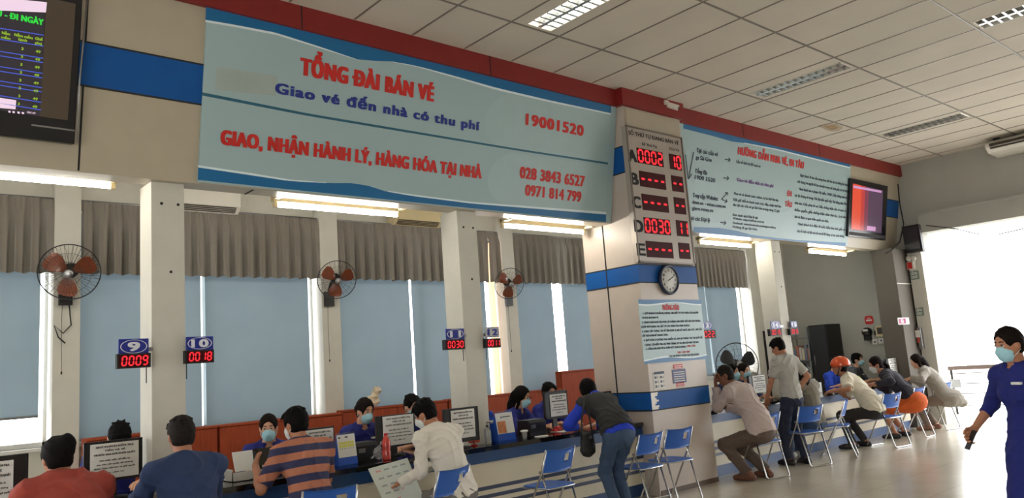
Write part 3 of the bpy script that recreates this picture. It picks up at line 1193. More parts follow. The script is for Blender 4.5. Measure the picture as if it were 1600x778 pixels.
# pillar
pl = struct('pillar', MB().box([PX0, PY, 0], [PX1, 6.95, ZS]).box([PX0, PY, ZS], [PX1, 6.46, 4.74]), M_PILLAR)
for nm, z0, z1 in (('blue_band', 0.985, 1.185), ('blue_band', 2.515, 2.725), ('blue_band', 3.905, 4.225)):
    y1 = 6.95 if z1 < 3.2 else 6.40
    put(nm, MB().box([PX0 - 0.004, PY - 0.004, z0], [PX1 + 0.004, y1, z1]), M_BLUE, pl)
    put('band_edge', MB().box([PX0 - 0.006, PY - 0.006, z0 - 0.014], [PX1 + 0.006, y1, z0]).box([PX0 - 0.006, PY - 0.006, z1], [PX1 + 0.006, y1, z1 + 0.014]), M_DARK, pl)
sm = MB()
ysm = P(960, 560, x=PX0)[1]
sm.box([PX0 - 0.007, ysm - 0.008, 0.85], [PX0, ysm + 0.008, ZS])
put('seam', sm, M_DARK, pl)
wp = MB()
for k in range(9):          # worn patch where the blue film has come off the corner
    z0 = 0.987 + k * 0.022
    wd = 0.10 + 0.05 * math.sin(k * 1.9) + 0.02 * math.cos(k * 4.1)
    wp.box([PX0 - 0.001, PY - 0.0055, z0], [PX0 + wd, PY - 0.004, z0 + 0.022])
put('worn_patch', wp, M_PLASTIC_W, pl)
put('base_strip', MB().box([PX0 + 0.02, PY - 0.012, 0.0], [PX1 - 0.0, PY, 0.055]), mat('skirting_brown', (92, 72, 58), 0.5), pl)

# columns that carry the beam behind the counter
COLX = (2.052, 5.138, 11.385)
for i, xc in enumerate(COLX):
    mb = MB().box([xc - 0.13, 6.5, 0], [xc + 0.13, 6.8, ZS])
    c_ = struct('column', mb, M_WHITE, bevel=0.006)
    hb_ = MB()
    for dx, z in ((0.02, 2.56), (-0.05, 3.12), (0.08, 3.12)):
        hb_.lathe([(0.012, 0), (0.012, 0.003)], 10, 0, rotx(math.pi / 2), (xc + dx, 6.5, z))
    put('bolt_hole', hb_, M_DARK, c_)

# window wall behind the staff, with piers
WY = 9.0
PIERS = [(1.69, 1.93), (4.62, 4.87), (7.62, 7.86), (10.35, 10.6), (14.3, XE)]
wb = MB()
wb.box([-0.8, WY, 0], [XE, WY + 0.2, 1.16]).box([-0.8, WY, 3.62], [XE, WY + 0.2, 4.1])
for a, b in PIERS:
    wb.box([a, WY - 0.16, 0], [b, WY + 0.2, 4.1])
struct('wall_back', wb, M_WHITE)
struct('ceiling_staff', MB().box([-0.8, YB, 4.0], [XE, WY, 4.1]), M_WHITE).name = 'ceiling_lower'
struct('unseen_wall_left', MB().box([-1.0, YB, 0], [-0.8, WY + 0.2, 0.9]).box([-1.0, YB, 2.9], [-0.8, WY + 0.2, 4.1]).box([-1.0, YB, 0.9], [-0.8, YB + 0.45, 2.9]).box([-1.0, WY - 0.4, 0.9], [-0.8, WY + 0.2, 2.9]), M_WHITE)  # unseen opening added to light the left faces of columns and pillar
edges = [-0.8] + [q for p_ in PIERS for q in p_]
wi = 0
for a, b in zip(edges[0::2], edges[1::2]):
    wi += 1
    mb = MB()
    nb_ = 1 if wi == 4 else max(1, int(round((b - a) / 1.25)))
    for k in range(nb_ + 1):
        x = a + (b - a) * k / nb_
        mb.box([max(a, x - 0.03), WY + 0.1, 1.16], [min(b, x + 0.03), WY + 0.16, 3.62])
    mb.box([a, WY + 0.1, 1.16], [b, WY + 0.16, 1.21]).box([a, WY + 0.1, 3.56], [b, WY + 0.16, 3.62])
    wn = struct('window_%d' % wi, mb, M_FRAME)
    put('pane', MB().box([a + 0.01, WY + 0.125, 1.2], [b - 0.01, WY + 0.131, 3.58]), M_GLASS, wn)
    put('sill', MB().box([a, WY - 0.05, 1.13], [b, WY + 0.1, 1.16]), M_FRAME, wn)

# end wall with the wide opening onto the yard
ew = MB()
ew.box([XE, 5.92, 0], [XE + 0.25, 9.2, 3.57]).box([XE, -6, 3.57], [XE + 0.25, 9.2, 5.2]).box([XE, -6, 0], [XE + 0.25, -2.2, 3.57])
we = struct('wall_end', ew, M_GREYWALL)
put('lintel_ledge', MB().box([XE - 0.10, -6, 3.57], [XE, 5.92, 3.90]).box([XE - 0.13, -6, 3.90], [XE, 5.92, 3.94]), M_GREYWALL, we)
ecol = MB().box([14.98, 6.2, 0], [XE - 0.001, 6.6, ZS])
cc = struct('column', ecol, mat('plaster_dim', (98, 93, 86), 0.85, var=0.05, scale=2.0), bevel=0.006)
put('ledge_line', MB().box([14.975, 6.195, 2.62], [XE - 0.001, 6.2, 2.64]), M_WHITE, cc)
struct('column', MB().box([XE - 0.20, 5.92, 0], [XE - 0.001, 6.17, 3.57]), M_WHITE)
# unseen walls behind the camera, closed and opened to control the light
FH, SH = 2.4, 3.0
fr = MB().box([-6.2, -6.2, FH], [XE + 0.25, -6.0, 5.2])
fr.box([-6.2, -6.2, 0], [XE + 0.25, -6.0, FH])
struct('unseen_wall_front', fr, M_WHITE)
sd = MB().box([-6.2, -6.0, SH], [-6.0, 9.2, 5.2])
for y0, y1 in ((-6.0, -5.0), (0.8, 9.2)):
    sd.box([-6.2, y0, 0], [-6.0, y1, SH])
struct('wall_side', sd, M_WHITE)

# ------------------------------------------------------------------ the counter
YC, ZT = 6.22, 0.845


def counter(x0, x1, y1, label):
    t = thing('service_counter', label, 'counter', ((x0 + x1) / 2, 6.5, 0), group='ticket counter halves')
    ct = MB().box([x0, YC, ZT - 0.045], [x1, 6.497, ZT])
    xs = [x0] + [q for xc in COLX if x0 < xc < x1 for q in (xc - 0.133, xc + 0.133)] + [x1]
    for a, b in zip(xs[0::2], xs[1::2]):
        ct.box([a, 6.497, ZT - 0.045], [b, y1, ZT])
    put('countertop', ct, M_GRANITE, t)
    put('front_panel', MB().box([x0, YC + 0.05, 0.14], [x1, YC + 0.09, 0.69]), M_CPANEL, t)
    put('blue_band', MB().box([x0, YC + 0.025, 0.69], [x1, YC + 0.09, ZT - 0.045]), M_CBLUE, t)
    for z in (0.425, 0.345, 0.265):
        put('stripe', MB().box([x0, YC + 0.044, z], [x1, YC + 0.05, z + 0.036]), M_STRIPE, t)
    put('kick_board', MB().box([x0, YC + 0.075, 0.0], [x1, YC + 0.12, 0.14]), M_CBLUE, t)
    bk = MB().box([x0, YC + 0.12, 0], [x0 + 0.03, y1 - 0.06, ZT - 0.045]).box([x1 - 0.03, YC + 0.12, 0], [x1, y1 - 0.06, ZT - 0.045])
    put('side_panel', bk, M_CPANEL, t)
    return t


counter(-0.78, PX0 - 0.003, 6.98, 'long white ticket counter with black stone top left of the pillar')
counter(PX1 + 0.003, 14.9, 6.98, 'white ticket counter with black stone top right of the pillar')

# wooden cabinets along the window wall
WL = ['red-brown wooden cabinet under the window just left of the number 9 sign', 'red-brown wooden cabinet behind the masked clerk facing the striped shirt man', 'red-brown wooden cabinet behind the clerk with the plastic bag', 'red-brown wooden cabinet under the window between the narrow column and pillar', 'taller red-brown wooden cabinet beside the pillar behind the seated clerks']
for i, (x0, x1, yf, z) in enumerate(((1.95, 3.22, 8.62, 1.215), (3.24, 4.72, 8.62, 1.215), (4.76, 6.35, 8.7, 1.235), (6.37, 8.5, 8.7, 1.24), (8.53, 10.3, 8.7, 1.49))):
    t = thing('cabinet', WL[i], 'cabinet', ((x0 + x1) / 2, 8.8, 0), group='wooden cabinets under the windows')
    put('body', MB().box([x0, yf + 0.02, 0], [x1, 8.83, z - 0.025]), M_WOOD, t)
    put('cabinet_top', MB().box([x0 - 0.005, yf - 0.01, z - 0.025], [x1 + 0.005, 8.83, z]), M_WOOD, t, bevel=0.004)
    n = 2
    for k in range(n):
        a, b = x0 + (x1 - x0) * k / n, x0 + (x1 - x0) * (k + 1) / n
        d = put('door', MB().box([a + 0.004, yf, 0.06], [b - 0.004, yf + 0.019, z - 0.03]), M_WOOD, t, bevel=0.003)
        hx = b - 0.05 if k == 0 else a + 0.05
        put('handle', MB().tube([[hx, yf - 0.025, 0.62], [hx, yf - 0.025, 0.74]], 0.006, 6), M_STEEL, d)

# curtains: pleated valances above the windows
CL = ['grey pleated valance at the far left edge, left of the first wall fan', 'grey pleated valance between first and second wall fans, crossed by a column', 'grey pleated valance right of the second wall fan', 'narrow grey pleated valance beside the number 11 column', 'grey pleated valance right of the third wall fan up to the pillar', 'dark grey pleated valance right of the pillar']
for i, (x0, x1) in enumerate(((-0.6, 1.71), (1.94, 4.66), (4.88, 7.38), (7.40, 7.60), (7.74, 10.3), (10.62, 14.28))):
    mb = MB()
    L = x1 - x0
    nx = int(L * 90)
    rs = np.random.default_rng(40 + i)
    ph = np.cumsum(rs.uniform(0.75, 1.3, nx + 1)) * (2 * math.pi / (90 * 0.15))
    am = 0.6 + 0.5 * np.abs(np.sin(np.cumsum(rs.uniform(0.0, 0.12, nx + 1))))
    nz = 10
    v = []
    for kz in range(nz + 1):
        tz = kz / nz
        z = 3.63 - 0.76 * tz
        for kx in range(nx + 1):
            a = ph[kx]
            deep = (1 - abs(math.sin(a / 2))) ** 2.2
            amp = min(1, tz * 2.2) * (0.35 + 0.65 * tz)
            yy = WY - 0.15 + amp * (0.115 * deep * am[kx] + 0.012 * math.sin(2.0 * a + 0.8)) if tz > 0.12 else WY - 0.13 + 0.010 * math.sin(2.5 * a) + 0.03 * deep
            v.append([x0 + L * kx / nx + 0.010 * math.sin(a * 2) * tz, yy, z + 0.008 * math.sin(a) * tz])
    f = [[r * (nx + 1) + c, r * (nx + 1) + c + 1, (r + 1) * (nx + 1) + c + 1, (r + 1) * (nx + 1) + c] for r in range(nz) for c in range(nx)]
    mb.add(v, f, 0, True)
    t = thing('valance_curtain', CL[i], 'curtain', ((x0 + x1) / 2, WY - 0.1, 2.87), group='grey valances over the windows')
    put('cloth', mb, M_CURT, t)
    put('rail', MB().tube([[x0, WY - 0.10, 3.64], [x1, WY - 0.10, 3.64]], 0.012, 6), M_STEEL, t)

# roller blinds, plus a peach strip added for tinted light in a gap
BL = ['blue-grey roller blind at far left, stopping short of the sill', 'blue-grey roller blind behind the number 9 sign', 'blue-grey roller blind right of the number 10 sign', 'blue-grey roller blind right of the second wall fan', 'blue-grey roller blind left of the number 11 sign', 'narrow peach strip painting tinted light in a gap beside the number 11 column', 'blue-grey roller blind under the third wall fan', 'blue-grey roller blind touching the left side of the pillar', 'blue-grey roller blind right of the pillar by number 13', 'pale creased blind behind the standing black fan']
BS = [(-0.5, 1.61, 1.465), (1.95, 3.205, 1.19), (3.255, 4.535, 1.19), (4.89, 6.05, 1.19), (6.085, 7.40, 1.19), (7.47, 7.60, 1.19), (7.88, 8.80, 1.19), (9.02, 10.32, 1.19), (10.65, 12.95, 1.19), (12.98, 14.06, 1.19)]
for i, (x0, x1, z0) in enumerate(BS):
    t = thing('roller_blind', BL[i], 'blind', ((x0 + x1) / 2, WY + 0.04, z0), group='roller blinds')  # index 5 is no blind but a strip for tinted light in a gap
    mb = MB()
    nx, nz = 24, 12
    v = []
    for kz in range(nz + 1):
        for kx in range(nx + 1):
            tx, tz = kx / nx, kz / nz
            am = 0.003 if i < 8 else 0.018
            v.append([x0 + (x1 - x0) * tx, WY + 0.04 + am * math.sin(tx * 9 + 2 * tz + i) * (0.3 + tz), 3.5 + (z0 - 3.5) * tz])
    mb.add(v, [[r * (nx + 1) + c, r * (nx + 1) + c + 1, (r + 1) * (nx + 1) + c + 1, (r + 1) * (nx + 1) + c] for r in range(nz) for c in range(nx)], 0, True)
    put('cloth', mb, M_PEACH if i == 5 else M_BLIND, t)
    put('bottom_bar', MB().box([x0, WY + 0.032, z0 - 0.014], [x1, WY + 0.05, z0 + 0.008]), M_STEEL, t)
    put('roller', MB().tube([[x0, WY + 0.05, 3.52], [x1, WY + 0.05, 3.52]], 0.022, 8), M_STEEL, t)

# ------------------------------------------------------------------ ceiling troffer lights
TL = {0: 'lit louvred ceiling light above the phone number banner', 1: 'louvred ceiling light above the queue board pillar, one tube partly lit', 2: 'unlit louvred ceiling light at the far end above the wall corner', 3: 'unlit louvred ceiling light in the top corner nearest the air conditioner', 4: 'louvred ceiling light overhead, second row', 5: 'louvred ceiling light above the departures screen', 6: 'unlit louvred ceiling light in the second row at the far end'}
M_REFL = mat('reflector_silver', (206, 208, 208), 0.18, metal=0.9, var=0.02)
M_TROF = mat('troffer_tube', (255, 255, 250), 0.4, emit=TROFFER, var=0)
M_TROFH = mat('troffer_tube_half', (255, 252, 240), 0.4, emit=0.6, var=0)
M_TROFO = mat('troffer_tube_off', (196, 204, 204), 0.4, var=0)
for i, (x0, x1, y0, y1, on_) in enumerate(LIGHTS):
    t = thing('ceiling_light', TL[i], 'ceiling light', ((x0 + x1) / 2, (y0 + y1) / 2, ZC - 0.01), group='louvred ceiling lights')
    h = MB()
    h.box([x0, y0, ZC + 0.08], [x1, y1, ZC + 0.09]).box([x0, y0, ZC - 0.006], [x0 + 0.012, y1, ZC + 0.08]).box([x1 - 0.012, y0, ZC - 0.006], [x1, y1, ZC + 0.08])
    h.box([x0, y0, ZC - 0.006], [x1, y0 + 0.012, ZC + 0.08]).box([x0, y1 - 0.012, ZC - 0.006], [x1, y1, ZC + 0.08])
    put('housing', h, M_PLASTIC_W, t)
    w_ = (x1 - x0) / 2
    for k in range(2):
        xc = x0 + w_ * (k + 0.5)
        put('tube', MB().tube([[xc, y0 + 0.04, ZC + 0.055], [xc, y1 - 0.04, ZC + 0.055]], 0.014, 8), M_TROF if on_ == 1 else (M_TROFH if on_ == 2 and k == 0 else M_TROFO), t)
    lv = MB()
    xm = (x0 + x1) / 2
    lv.prism([[xm - 0.022, y0 + 0.012, ZC - 0.004], [xm + 0.022, y0 + 0.012, ZC - 0.004], [xm + 0.004, y0 + 0.012, ZC + 0.05], [xm - 0.004, y0 + 0.012, ZC + 0.05]], (0, y1 - y0 - 0.024, 0))
    nl = 13
    for k in range(1, nl):
        y = y0 + (y1 - y0) * k / nl
        lv.prism([[x0 + 0.012, y - 0.012, ZC - 0.003], [x0 + 0.012, y + 0.012, ZC - 0.003], [x0 + 0.012, y + 0.002, ZC + 0.04], [x0 + 0.012, y - 0.002, ZC + 0.04]], (x1 - x0 - 0.024, 0, 0))
    put('louvre', lv, M_REFL, t)

# fluorescent battens behind the beam
FL = ['glowing fluorescent tube batten below the departures screen', 'glowing fluorescent tube batten under the middle of the big banner', 'glowing fluorescent tube batten under the right end of the big banner', 'glowing fluorescent tube batten just right of the pillar', 'short glowing tube batten under the far right banner end']
for i, (pa, pb) in enumerate((((-40, 268), (176, 286)), ((430, 314), (622, 333)), ((785, 349), (912, 359)), ((1092, 375), (1173, 381)), ((1262, 390), (1321, 394)))):
    yl = 6.82
    a, b = P(pa[0], pa[1] + 3, y=yl), P(pb[0], pb[1] + 3, y=yl)
    z = (a[2] + b[2]) / 2 - 0.01
    t = thing('fluorescent_light', FL[i], 'light', ((a[0] + b[0]) / 2, yl, z), group='fluorescent battens under the beam')
    put('housing', MB().box([a[0] - 0.03, yl - 0.03, z + 0.03], [b[0] + 0.03, yl + 0.035, z + 0.085]).box([a[0] - 0.03, YB, z + 0.045], [a[0] + 0.02, yl, z + 0.07]).box([b[0] - 0.02, YB, z + 0.045], [b[0] + 0.03, yl, z + 0.07]), M_PLASTIC_Y, t)
    put('tube', MB().tube([[a[0] + 0.02, yl, z], [b[0] - 0.02, yl, z]], 0.019, 10), M_TUBE, t)
    for x in (a[0], b[0]):
        put('lamp_holder', MB().box([x - 0.02, yl - 0.018, z - 0.022], [x + 0.02, yl + 0.018, z + 0.03]), M_PLASTIC_Y, t, bevel=0.004)

# ------------------------------------------------------------------ banners on the leaning face
BUX, BUY = np.array([1.0, 0, 0]), BR[:, 2]


def bline(mb, s, pl, pr, pt, mi, bold=0.0, lift=0.024, pf=BP, ux=BUX, uy=BUY):
    """A line of lettering: baseline from pixel pl to pixel pr, capitals reaching pixel pt."""
    a, b, c = pf(*pl, lift), pf(*pr, lift), pf(*pt, lift)
    h = abs((c - a) @ uy)
    o = a.copy()
    o += uy * (((b - a) @ uy) * 0.5)
    mb.text(s, o, h, width=abs((b - a) @ ux) / (1 + 0.0), mi=mi, ux=ux, uy=uy, bold=bold)


def shape(mb, pts, mi, lift, pf=BP):
    q = [pf(x, y, lift) for x, y in pts]
    mb.poly(q, mi)


def band(mb, top, bot, mi, lift, pf=BP):
    """Strip between two pixel polylines."""
    n = 24

    def res(l, t):
        l = np.asarray(l, float)
        d = np.r_[0, np.cumsum(np.abs(np.diff(l[:, 0])))]
        d /= d[-1]
        return np.array([np.interp(t, d, l[:, 0]), np.interp(t, d, l[:, 1])])
    for i in range(n):
        a, b = i / n, (i + 1) / n
        q = [res(bot, a), res(bot, b), res(top, b), res(top, a)]
        mb.poly([pf(p_[0], p_[1], lift) for p_ in q], mi)


def board(name, label, x0, x1, z0, z1, group):
    t = thing(name, label, 'banner', ((x0 + x1) / 2, BP(600, 200)[1], z0), group=group)
    put('board', MB().box([x0, -0.020, SV(z0)], [x1, 0.0, SV(z1)], 0, BR, BO), M_BANNER, t)
    return t


za, zb_ = 3.31, 4.755
t = board('sign_banner', 'large pale blue banner with red lettering and hotline numbers left of the pillar', (BP(309, 282)[0] + BP(322, 7)[0]) / 2, PX0 - 0.02, za, zb_, 'blue banners on the beam')
ar = MB()
TOPL = [(322, 8.5), (955, 164)]
band(ar, TOPL, [(321, 31), (366, 38.5), (431, 51), (497, 72), (562, 94), (612, 96), (650, 102.5), (715, 120), (775, 137), (860, 157), (955, 177)], 0, 0.0215)
band(ar, [(321, 31), (366, 38.5), (431, 51), (497, 72), (562, 94)], [(321, 34.5), (366, 42), (431, 54.5), (497, 74.5), (562, 94.5)], 3, 0.0215)
band(ar, [(612, 96), (650, 102.5), (715, 120), (775, 137), (860, 157), (955, 177)], [(612, 96.5), (650, 104), (715, 122.5), (775, 140.5), (860, 160), (955, 179.5)], 3, 0.0215)
band(ar, [(309.6, 261.5), (387, 273), (453, 283), (510, 286), (562, 286), (606, 300), (650, 307), (737, 318), (947, 335)], [(309, 281), (947, 347)], 0, 0.0215)
band(ar, [(309.6, 258), (387, 269.5), (453, 280.5), (510, 285)], [(309.6, 261.5), (387, 273), (453, 283), (510, 286)], 3, 0.0215)
band(ar, [(606, 298), (650, 304.5), (737, 315.5), (947, 331)], [(606, 300), (650, 307), (737, 318), (947, 335)], 3, 0.0215)
band(ar, [(315.5, 144), (480, 177), (640, 204), (800, 231), (950, 254)], [(315, 149), (480, 181), (640, 207.5), (800, 234), (950, 257)], 1, 0.0215)
shape(ar, [(803 - 46 * math.cos(a_), 190 + 4 * math.cos(a_) - 44 * math.sin(a_)) for a_ in np.linspace(-1.45, 1.4, 22)] + [(860, 160), (953, 181), (951, 252)], 2, 0.0212)
shape(ar, [(806 - 44 * math.cos(a_), 279 + 4 * math.cos(a_) - 41 * math.sin(a_)) for a_ in np.linspace(-1.3, 1.45, 22)] + [(950, 260), (947, 330)], 2, 0.0212)
shape(ar, [(336, 140), (431, 150), (434, 118), (338, 104)], 4, 0.0212)
put('artwork', ar, [M_TEAL, M_TEALD, M_BANNER2, M_BWHITE, mat('faded_pink', (166, 180, 175), 0.5)], t)
lt = MB()
bline(lt, 'TỔNG ĐÀI BÁN VÉ', (470.5, 116), (676, 158), (468.8, 90), 0, 0.10)
bline(lt, 'GIAO, NHẬN HÀNH LÝ, HÀNG HÓA TẠI NHÀ', (346, 224.5), (751, 279), (346, 202.5), 0, 0.095)
bline(lt, '19001520', (822, 195.5), (910.5, 211), (821, 178.4), 0, 0.10)
bline(lt, '028 3843 6527', (812.5, 280), (912.5, 289.5), (811.7, 262.3), 0, 0.075)
bline(lt, '0971 814 799', (821, 305.3), (907, 315), (820.2, 288.5), 0, 0.075)
bline(lt, 'Giao vé đến nhà có thu phí', (431, 144.5), (748, 204), (431, 128.5), 1, 0.105)
put('lettering', lt, [M_TRED, M_TNAVY], t)

t = board('sign_banner', 'pale blue ticket buying guide banner with small print right of the pillar', PX1 + 0.02, (BP(1322, 385)[0] + BP(1328, 256)[0]) / 2, za, zb_, 'blue banners on the beam')


def z8(a, b):
    return (1060 + a / 3.889, 190 + b / 3.889)


ar = MB()
band(ar, [z8(30, 4), z8(1045, 252)], [z8(30, 42), z8(200, 85), z8(340, 125), z8(400, 128), z8(600, 166), z8(800, 216), z8(1043, 276)], 0, 0.0215)
band(ar, [z8(400, 128), z8(600, 166), z8(800, 216), z8(1043, 276)], [z8(400, 132), z8(600, 173), z8(800, 224), z8(1043, 284)], 1, 0.0215)
put('top_wave', ar, [M_TEAL, M_BWHITE], t)
ar = MB()
band(ar, [z8(92, 640), z8(250, 646), z8(350, 662), z8(450, 690), z8(700, 718), z8(1016, 736)], [z8(92, 672), z8(1015, 756)], 0, 0.0215)
put('bottom_wave', ar, [M_TEAL, M_BWHITE], t)
lt = MB()
bline(lt, 'HƯỚNG DẪN MUA VÉ, ĐI TÀU', z8(362, 204), z8(760, 280), z8(362, 160), 0, 0.10)
bline(lt, 'ĐI', z8(660, 452), z8(686, 455), z8(660, 418), 0, 0.08)
bline(lt, 'TÀU', z8(648, 514), z8(688, 520), z8(648, 482), 0, 0.08)
for s_, x0, b0, x1, b1, cp in (
        ('Tại các cửa vé', 110, 188, 238, 208, 26), ('ga Sài Gòn', 106, 229, 200, 243, 24), ('Tổng đài', 101, 312, 173, 322, 25), ('1900 1520', 100, 352, 222, 366, 25),
        ('Truy cập Website:', 87, 460, 240, 479, 26), ('dsvn.vn - vetau.com.vn', 85, 500, 285, 524, 22), ('giare.vetau.vn', 85, 535, 210, 551, 22), ('Tại các Đại lý', 62, 595, 192, 612, 25)):
    bline(lt, s_, z8(x0, b0), z8(x1, b1), z8(x0, b0 - cp), 1, 0.05)
for s_, x0, b0, x1, b1, cp in (
        ('Lấy số thứ tự để mua vé', 352, 253, 498, 276, 16), ('Mua vé và thanh toán online, tự in thẻ lên tàu', 337, 445, 607, 484, 16), ('Đặt giữ chỗ và thanh toán trực tiếp, nhận thẻ lên', 333, 480, 622, 524, 16),
        ('tàu tại các cửa vé ga Sài Gòn trong vòng 12 giờ', 331, 512, 615, 550, 16), ('Xem danh sách Đại lý tại:', 328, 572, 482, 592, 16), ('Website: saigonrailway.com.vn', 331, 597, 520, 613, 14),
        ('Facebook: www.facebook.com/saigonrailway', 331, 622, 592, 649, 14), ('Đường đi ga Sài Gòn', 329, 645, 478, 661, 14),
        ('Quý khách đi tàu cần mang theo thẻ lên tàu và những ấn hành', 740, 336, 1030, 390, 16), ('nội thông tin người đi tàu và một trong các loại giấy tờ tùy thân', 722, 373, 1030, 428, 16),
        ('Hành khách nào vi phạm: Hộ chiếu, CMND, Giấy chứng minh của', 733, 418, 1028, 468, 16), ('các lực lượng vũ trang; Thẻ đại biểu quốc hội; Thẻ đảng viên; Thẻ', 707, 457, 1022, 506, 16),
        ('nhà báo; Giấy phép lái xe; Giấy chứng nhận của cơ quan có', 707, 502, 1020, 548, 16), ('thẩm quyền, giấy chứng nhận nhân thân (a…) có dán', 706, 545, 1018, 586, 16), ('ảnh và được cơ quan thẩm quyền xác nhận.', 706, 585, 912, 612, 16),
        ('Hành khách là 6 đến 10 tuổi; Giấy khai sinh, giấy tờ', 726, 630, 1012, 662, 15), ('của tổ chức xã hội mà trẻ em từ đủ đang cư trú, nuôi dưỡng.', 720, 672, 1008, 703, 15)):
    bline(lt, s_, z8(x0, b0), z8(x1, b1), z8(x0, b0 - cp), 1, 0.04)
bline(lt, 'Giao vé đến nhà có thu phí', z8(355, 364), z8(577, 398), z8(355, 343), 2, 0.05)


def stroke(mb, a, b, mi, wd=0.008, pf=BP, lift=0.024):
    a, b = pf(*a, lift), pf(*b, lift)
    d = unit(b - a)
    n = np.cross(d, -BR[:, 1]) * wd
    mb.poly([a + n, b + n, b - n, a - n], mi)


for a, b in (((282, 229), (316, 233)), ((273, 341), (307, 345)), ((262, 472), (300, 432)), ((262, 472), (297, 486)), ((255, 612), (290, 616))):
    stroke(lt, z8(*a), z8(*b), 1)
    d = np.array([b[0] - a[0], b[1] - a[1]], float)
    d /= np.linalg.norm(d)
    for sg in (1, -1):
        e = np.array(b) - d * 13 + sg * np.array([-d[1], d[0]]) * 12
        stroke(lt, z8(*b), z8(*e), 1)
for a, b in (((93, 185), (62, 348)), ((62, 348), (82, 318)), ((43, 200), (60, 350))):
    stroke(lt, z8(*a), z8(*b), 1, 0.010)
put('lettering', lt, [M_TRED, M_TDARK, M_TPURP], t)

# ------------------------------------------------------------------ departures screens
def emat(name, rgb, e):
    return mat(name, (10, 10, 10), 0.3, emit=e, var=0, ecol=rgb)


M_SCR = emat('screen_dark', (44, 38, 44), 1.0)
M_SCRREFL = emat('screen_reflection', (62, 50, 36), 1.0)  # brown reflection at the blank screen edge, painted as a glow
M_SGREEN = emat('screen_green', (40, 210, 60), 1.1)
M_SYEL = emat('screen_yellow', (150, 190, 40), 1.0)
M_SBLUE = emat('screen_blue', (70, 90, 200), 1.0)
M_SWHITE = emat('screen_white', (232, 205, 222), 1.1)
M_TVF = mat('tv_black', (20, 18, 24), 0.25, var=0.1)


def zt(a, b):
    return (a / 3.383, b / 3.383)


u0, u1 = -0.75, BP(116.8, 223, 0.09)[0]
v0, v1 = SV(BP(60, 215, 0.09)[2]), SV(4.70)
t = thing('tv_screen', 'big black departures screen with green timetable text at the far left', 'tv', ((u0 + u1) / 2, 6.1, 3.5), group='departures screens')
put('cabinet', MB().box([u0, -0.09, v0], [u1, -0.001, v1], 0, BR, BO), M_TVF, t, bevel=0.006)
sc = MB()
shape(sc, [(-90, 158), (62.5, 182), (72.5, -20), (-90, -60)], 0, 0.0925)
shape(sc, [(62.5, 182), (105.8, 188), (118.5, 6), (72.5, -4)], 1, 0.0925)
put('screen', sc, [M_SCR, M_SCRREFL], t)
tx = MB()
lf = 0.094
shape(tx, [zt(-250, 45), zt(243, 66), zt(248, 12), zt(-250, -40)], 3, lf - 0.0008)
for k, yb in enumerate((150, 208, 272, 295, 352, 376, 428, 450, 505, 545)):
    stroke(tx, zt(-250, yb - 40), zt(232 - 1.6 * k, yb + 36), 2, 0.0035, BP, lf)
bline(tx, 'GIỜ TÀU - ĐI NGÀY', zt(-175, 62), zt(228, 124), zt(-170, 31), 0, 0.07, lf)
for s_, a, b, c, d, e in (('Nằm', 10, 180, 52, 187, 166), ('mềm', 6, 203, 54, 210, 190), ('Nằm mềm', 76, 192, 172, 206, 178), ('lạnh', 98, 215, 142, 221, 201), ('Ghế', 186, 210, 224, 216, 196), ('phụ', 186, 233, 220, 238, 219)):
    bline(tx, s_, zt(a, b), zt(c, d), zt(a, e), 1, 0.05, lf)
for k in range(8):
    y = 264 + 41.6 * k
    x = 112 - 2.8 * k
    bline(tx, '3', zt(x, y), zt(x + 11, y + 1), zt(x, y - 14), 1, 0.04, lf)
    bline(tx, '49', zt(x + 76 + 0.3 * k, y + 14), zt(x + 101 + 0.3 * k, y + 17), zt(x + 76, y), 1, 0.04, lf)
shape(tx, [zt(-30, 568), zt(82, 578), zt(86, 530), zt(-30, 512)], 3, lf)
for a in (44, 66, 92, 115):
    shape(tx, [zt(a, 590 + a * 0.1), zt(a + 12, 592 + a * 0.1), zt(a + 12, 582 + a * 0.1), zt(a, 580 + a * 0.1)], 3, lf)
bline(tx, '10:02 AM', zt(143, 597), zt(186, 603), zt(143, 588), 3, 0.02, lf)
put('display_text', tx, [M_SGREEN, M_SYEL, M_SBLUE, M_SWHITE], t)
st = MB()
stroke(st, zt(165, 660), zt(395, 690), 0, 0.006, BP, 0.0935)
st.tube([BP(136, 0, 0.10), BP(124, 131, 0.10), BP(121, 222, 0.10)], 0.007, 6)
put('bezel_trim', st, M_STEEL, t)


def z5(a, b):
    return (1200 + a / 2.3575, 150 + b / 2.3575)


t = thing('tv_screen', 'black flat screen with a painted red and purple reflection right of the guide banner', 'tv', tuple(BP(1355, 372, 0.06)), group='departures screens')
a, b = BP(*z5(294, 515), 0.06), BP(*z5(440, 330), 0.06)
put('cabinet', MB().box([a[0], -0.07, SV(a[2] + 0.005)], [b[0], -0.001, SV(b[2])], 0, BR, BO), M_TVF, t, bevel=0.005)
sc = MB()
for x0, x1, mi in ((313, 345, 0), (345, 358, 1), (358, 372, 2), (372, 424, 3)):  # reflection on the dark screen, painted as glowing vertical bands
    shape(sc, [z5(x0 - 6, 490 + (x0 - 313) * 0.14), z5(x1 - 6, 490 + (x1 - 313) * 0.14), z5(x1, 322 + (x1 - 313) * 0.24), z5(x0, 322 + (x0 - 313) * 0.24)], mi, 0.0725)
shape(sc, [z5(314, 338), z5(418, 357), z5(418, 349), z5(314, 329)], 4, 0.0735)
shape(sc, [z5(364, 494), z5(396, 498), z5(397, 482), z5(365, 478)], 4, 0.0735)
put('screen', sc, [emat('reflection_orange', (225, 78, 50), 1.0), emat('reflection_rust', (190, 60, 58), 1.0), emat('reflection_maroon', (128, 58, 78), 1.0), emat('reflection_plum', (84, 62, 82), 1.0), emat('screen_pink', (206, 150, 196), 1.0)], t)
